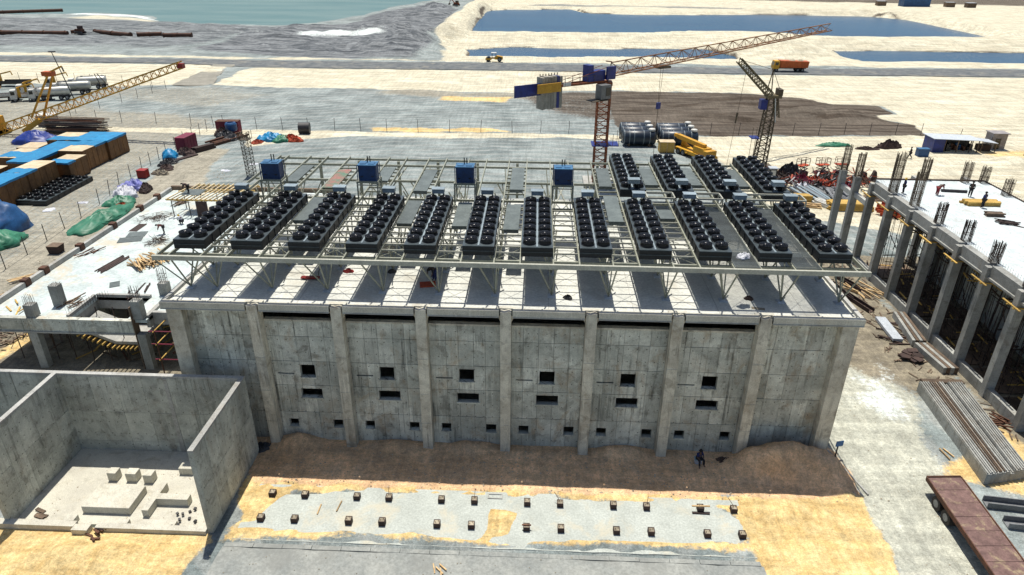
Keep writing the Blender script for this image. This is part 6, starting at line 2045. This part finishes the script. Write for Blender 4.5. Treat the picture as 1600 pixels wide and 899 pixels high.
for a, b in (((-1.0, -5.25, 0), (.05, -5.17, .06)), ((-1.0, -4.83, 0), (.05, -4.75, .06)), ((-1.0, -5.168, 0), (-.92, -4.832, .06)), ((-.03, -5.168, 0), (.05, -4.832, .06))):
    MB().box(a, b).build('edge', 'grey_concrete', mh)
pile('rubble_bits', 'dark rubble bits and rags on the basin floor by the end wall', 'rubble', (-21.4, -7.9, 0), .4, 9, (.16, .2, .12), 'dark_steel', 1.6, 1, .6, .7, piece='lump')
pile('rubble_bits', 'broken shutter boards at the near kerb of the basin', 'boards', (-26.6, -9.75, .05), 1.2, 7, (.14, .7, .08), 'rust', 1.2, 2, .3, .6, piece='board')
pile('rubble_bits', 'brown boards lying on the basin floor by the other end wall', 'boards', (-31.6, -8.2, 0), 1.3, 3, (.25, .9, .05), 'timber_old', .9, 1, .2, .3, piece='board')
pile('stick_scatter', 'few short sticks at the bottom edge of the picture', 'sticks', (-3.6, -11.6, -.02), .5, 4, (.08, .7, .06), 'timber', .6, 1, .2, .6, piece='stick')
heap('tool_heap', 'dark heap of tools in the shade at the foot of the first pilaster', 'tools', (-18.9, -.6, 0), .7, .5, .35, 'dark_steel', 171, 12, .9)
heap('wire_heap', 'tangle of grey wire in the shade beside the last pilaster', 'wire', (17.0, -.5, 0), .7, .5, .35, 'rebar', 172, 12, .9)

# loose stones, clods and litter, too many to count
mb = MB()
rs_ = random.Random(5)
def clod(x, y, s, z=0.0):
    vs = [(x + s * rs_.uniform(.5, 1), y, z), (x, y + s * rs_.uniform(.5, 1), z), (x - s * rs_.uniform(.5, 1), y, z), (x, y - s * rs_.uniform(.5, 1), z), (x + s * .1, y, z + s * rs_.uniform(.5, .9))]
    mb.add(vs, [(0, 1, 4), (1, 2, 4), (2, 3, 4), (3, 0, 4), (3, 2, 1, 0)])
for i in range(900):
    clod(rs_.uniform(-18, 25), rs_.uniform(-4.5, .3), rs_.uniform(.03, .11), .03)
for i in range(260):
    clod(rs_.uniform(25, 41), rs_.uniform(-12, 30), rs_.uniform(.03, .12))
for i in range(160):
    clod(rs_.uniform(-34, 25), rs_.uniform(-13, -9.2), rs_.uniform(.02, .07))
for i in range(500):
    clod(rs_.uniform(-62, -48), rs_.uniform(14, 75), rs_.uniform(.05, .2))
for i in range(110):
    clod(rs_.uniform(-32, -20), rs_.uniform(-8.8, -2), rs_.uniform(.025, .09), 0)
tag(mb.build('stones', 'stone'), 'loose stones and clods strewn over sand and yard', 'stones', kind='stuff')
mb = MB()
for i in range(750):
    x, y = rs_.uniform(-56.5, -48.6), rs_.uniform(12, 36)
    a = rs_.uniform(0, 6.28)
    mb.bar((x, y, rs_.uniform(.03, .4)), (x + rs_.uniform(.4, 1.6) * math.cos(a), y + rs_.uniform(.4, 1.6) * math.sin(a), rs_.uniform(.03, .4)), rs_.uniform(.06, .3), .06)
tag(mb.build('timber_litter', 'timber_old'), 'grey broken timber litter along the outside of the deck upstand', 'timber litter', kind='stuff')
for i, (x, y, a) in enumerate(((-57.2, 27.5, .5), (-56.2, 23.5, .9))):
    pile('board_pair', ('%s pair of long yellow boards on the litter beside the fence' % ('farther', 'nearer')[i]), 'boards', (x, y, .3), a - 1.2, 3, (.2, 3.2, .07), 'timber', .7, 1, .2, .1, 'boards on the litter', 'board')
mb = MB()
for i in range(220):
    x, y = rs_.uniform(36.5, 41.2), rs_.uniform(3, 42)
    a = rs_.uniform(0, 6.28)
    mb.bar((x, y, rs_.uniform(.03, .12)), (x + rs_.uniform(.3, 1.4) * math.cos(a), y + rs_.uniform(.3, 1.4) * math.sin(a), rs_.uniform(.03, .15)), rs_.uniform(.04, .14), .04)
tag(mb.build('timber_litter', 'timber_old'), 'sticks and splinters strewn along the foot of the free columns', 'timber litter', kind='stuff')
bk = thing('open_bin', 'small dark open bin tipped beside the fence posts', 'bin', (-58.6, 35.2, 0))
MB().prism([(-59.2, .0), (-58.0, .0), (-57.8, 1.0), (-59.4, 1.0)], 34.6, 35.8).build('shell', 'rust_dark', bk)
MB().box((-59.3, 34.5, 1.0), (-57.8, 35.9, 1.06)).build('rim', 'timber_old', bk)

# broom and bits on the hall roof
t = thing('red_cart', 'small red flat trolley on the hall roof near the left corner', 'trolley', (-15.2, 4.6, ROOFZ))
MB().box((-15.9, 4.4, ROOFZ + .1), (-14.5, 4.75, ROOFZ + .2)).build('deck', 'red_bright', t)
for x in (-15.7, -14.7):
    wheel(t, x, 4.57, ROOFZ + .07, .07, .4)
MB().bar((-14.6, 4.55, ROOFZ + .2), (-14.4, 4.7, ROOFZ + 1.0), .05).build('handle', 'dark_steel', t)
for i, (x, y, rx, m, lab) in enumerate(((-12.6, 6.0, .35, 'red_bright', 'red bundle beside a leg foot on the hall roof'), (4.4, 2.4, .35, 'dark_steel', 'dark rag lying in a roof shadow stripe'), (17.6, 3.0, .3, 'rust_dark', 'brown rag on the right part of the hall roof'), (-9.2, 6.1, .3, 'dark_steel', 'dark tool bag beside a leg foot on the hall roof'))):
    heap('roof_bundle', lab, 'bundle', (x, y, ROOFZ), rx, rx * .7, .3, m, 180 + i, 10, .6)
heap('white_bag', 'white and red crumpled bag on the floor panels between the coolers', 'bag', (gapc[9] + .1, 2.9, FZ + .06), .45, .4, .35, 'tarp_white', 190, 12, .8)
mats = MB().cbox((17.9, 1.6, ROOFZ + .015), (.9, .35, .02), -.2).build('roof_litter', 'stone')
tag(mats, 'flat scrap lying on a sunlit stripe of the hall roof', 'scrap')
ob = MB().cbox((-10.7, 10.6, ROOFZ + .03), (1.5, 1.4, .05)).build('plywood_sheet', 'ply_top')
tag(ob, 'orange plywood sheet on the hall roof seen between the coolers', 'plywood')


# ================================================================== PEOPLE
def skin_mesh(name, verts, edges, radii, m, parent, sub=1):
    me = bpy.data.meshes.new(name)
    me.from_pydata(verts, edges, [])
    me.materials.append(MATS[m])
    o = bpy.data.objects.new(name, me)
    COL.objects.link(o)
    o.parent = parent
    md = o.modifiers.new('skin', 'SKIN')
    md.use_smooth_shade = True
    for i, v in enumerate(me.skin_vertices[0].data):
        v.radius = radii[i] if isinstance(radii[i], tuple) else (radii[i], radii[i])
        v.use_root = i == 0
    s = o.modifiers.new('sub', 'SUBSURF')
    s.levels = s.render_levels = sub
    return o


def person(label, loc, rz, pose, shirt, trousers, helmet=None, scale=1.0):
    t = local('person', label, 'person', loc, rz)
    t.scale = (scale,) * 3
    P = {'pelvis': (0, 0, .95), 'chest': (0, 0, 1.28), 'neck': (0, .01, 1.48), 'head': (0, .03, 1.62), 'crown': (0, .02, 1.74),
         'shL': (-.19, 0, 1.42), 'elL': (-.25, .02, 1.13), 'haL': (-.24, .12, .90), 'shR': (.19, 0, 1.42), 'elR': (.25, .02, 1.13), 'haR': (.24, .12, .90),
         'hiL': (-.1, 0, .9), 'knL': (-.11, .03, .5), 'anL': (-.11, -.02, .09), 'toL': (-.12, .16, .04), 'hiR': (.1, 0, .9), 'knR': (.11, .03, .5), 'anR': (.11, -.02, .09), 'toR': (.12, .16, .04)}
    if pose == 'bend':
        P.update(chest=(0, .28, 1.12), neck=(0, .46, 1.18), head=(0, .6, 1.16), crown=(0, .7, 1.12), shL=(-.19, .42, 1.16), elL=(-.24, .5, .85), haL=(-.2, .62, .58), shR=(.19, .42, 1.16), elR=(.24, .5, .85), haR=(.2, .62, .58))
    if pose == 'walk':
        P.update(knL=(-.1, .22, .52), anL=(-.1, .3, .12), toL=(-.1, .48, .06), knR=(.1, -.06, .5), anR=(.1, -.36, .16), toR=(.1, -.22, .05), haL=(-.26, -.18, .95), haR=(.26, .28, .98))
    if pose == 'sit':
        P.update(pelvis=(0, 0, .45), chest=(0, .03, .8), neck=(0, .06, 1.0), head=(0, .1, 1.14), crown=(0, .1, 1.26), shL=(-.19, .04, .94), elL=(-.26, .14, .68), haL=(-.16, .34, .56), shR=(.19, .04, .94), elR=(.26, .14, .68), haR=(.16, .34, .56),
                 hiL=(-.1, .02, .45), knL=(-.16, .45, .5), anL=(-.16, .5, .09), toL=(-.17, .68, .04), hiR=(.1, .02, .45), knR=(.2, .42, .5), anR=(.26, .55, .09), toR=(.3, .72, .04))
    if pose == 'crouch':
        P.update(pelvis=(0, 0, .5), chest=(0, .22, .78), neck=(0, .34, .92), head=(0, .44, .98), crown=(0, .5, 1.06), shL=(-.19, .3, .9), elL=(-.24, .44, .65), haL=(-.18, .6, .42), shR=(.19, .3, .9), elR=(.24, .44, .65), haR=(.18, .6, .42),
                 hiL=(-.1, 0, .48), knL=(-.16, .34, .52), anL=(-.14, .12, .09), toL=(-.15, .3, .04), hiR=(.1, 0, .48), knR=(.16, .34, .52), anR=(.14, .12, .09), toR=(.15, .3, .04))
    R = {'pelvis': .15, 'chest': (.19, .13), 'neck': .065, 'head': .10, 'crown': .075, 'shL': .075, 'elL': .052, 'haL': .038, 'shR': .075, 'elR': .052, 'haR': .038, 'hiL': .1, 'knL': .068, 'anL': .05, 'toL': .045, 'hiR': .1, 'knR': .068, 'anR': .05, 'toR': .045}
    E = [('pelvis', 'chest'), ('chest', 'neck'), ('neck', 'head'), ('head', 'crown'), ('chest', 'shL'), ('shL', 'elL'), ('elL', 'haL'), ('chest', 'shR'), ('shR', 'elR'), ('elR', 'haR'), ('pelvis', 'hiL'), ('hiL', 'knL'), ('knL', 'anL'), ('anL', 'toL'), ('pelvis', 'hiR'), ('hiR', 'knR'), ('knR', 'anR'), ('anR', 'toR')]

    def sub(names, grow):
        idx = {n_: i for i, n_ in enumerate(names)}
        ed = [(idx[a], idx[b]) for a, b in E if a in idx and b in idx]
        rad = []
        for n_ in names:
            r = R[n_]
            rad.append(tuple(v + grow for v in r) if isinstance(r, tuple) else (r + grow, r + grow))
        return [P[n_] for n_ in names], ed, rad
    skin_mesh('body', *sub(list(P), 0), 'skin', t)
    skin_mesh('shirt', *sub(['pelvis', 'chest', 'shL', 'elL', 'shR', 'elR'], .022), shirt, t)
    skin_mesh('trousers', *sub(['pelvis', 'hiL', 'knL', 'anL', 'hiR', 'knR', 'anR'], .026), trousers, t)
    hc = Vector(P['head']).lerp(Vector(P['crown']), .6)
    MB().lathe([(.155, -.02), (.125, .0), (.12, .05), (.085, .11), (.01, .135)], 12, hc).build('helmet' if helmet else 'hair', helmet or 'hair', t, smooth=True)
    return t


person('person in navy shirt and dark trousers seated in the shade by the wall', (14.75, -.75, .1), math.radians(200), 'sit', 'cloth_navy', 'cloth_dark')
st = thing('seat_block', 'pale upturned crate under the seated person', 'seat', (14.75, -.7, 0))
MB().box((14.5, -.85, 0), (15.0, -.45, .36)).build('crate_body', 'tarp_white', st)
MB().box((14.46, -.89, .362), (15.04, -.41, .4)).build('crate_rim', 'cloth_pale', st)
person('worker in dark clothes bending over an orange sheet on the hall roof', (-5.7, 4.9, ROOFZ), math.radians(150), 'bend', 'cloth_dark', 'cloth_navy')
oo = MB().cbox((-6.1, 4.1, ROOFZ + .05), (1.2, .9, .06), .2).build('orange_sheet', 'net_orange')
tag(oo, 'orange sheet on the hall roof below the bending worker', 'sheet')
person('worker in red top standing among wire on the pale deck', (-41.1, 30.2, DZ), math.radians(120), 'bend', 'cloth_red', 'cloth_dark')
person('worker with yellow helmet crouching before the timber platform', (-40.4, 33.2, DZ), math.radians(60), 'crouch', 'tarp_white', 'cloth_dark', 'helmet_yellow')
person('worker in dark clothes bending on top of the timber platform', (-41.2, 37.6, 7.48), math.radians(100), 'bend', 'cloth_dark', 'cloth_dark')
person('worker in red bending on the white slab by the dark pole', (46.8, 33.2, SZ), math.radians(-70), 'bend', 'cloth_red', 'cloth_red')
person('worker in dark clothes standing behind the yellow timber beams', (50.3, 33.0, SZ), math.radians(150), 'stand', 'cloth_dark', 'cloth_dark')
person('worker in navy leaning over the near side of the yellow timber beams', (49.6, 29.3, SZ), math.radians(20), 'stand', 'cloth_navy', 'cloth_dark')
person('worker in dark clothes with yellow helmet beside the tall rebar cage', (43.3, 33.7, SZ), math.radians(80), 'stand', 'cloth_navy', 'cloth_dark', 'helmet_yellow')
person('worker in red at the far edge of the white slab', (53.6, 26.5, SZ), math.radians(80), 'crouch', 'cloth_red', 'cloth_red')
person('person in dark clothes walking across the sand towards the scrap', (71.8, 86.8, 0), math.radians(80), 'walk', 'cloth_dark', 'cloth_dark', scale=1.25)
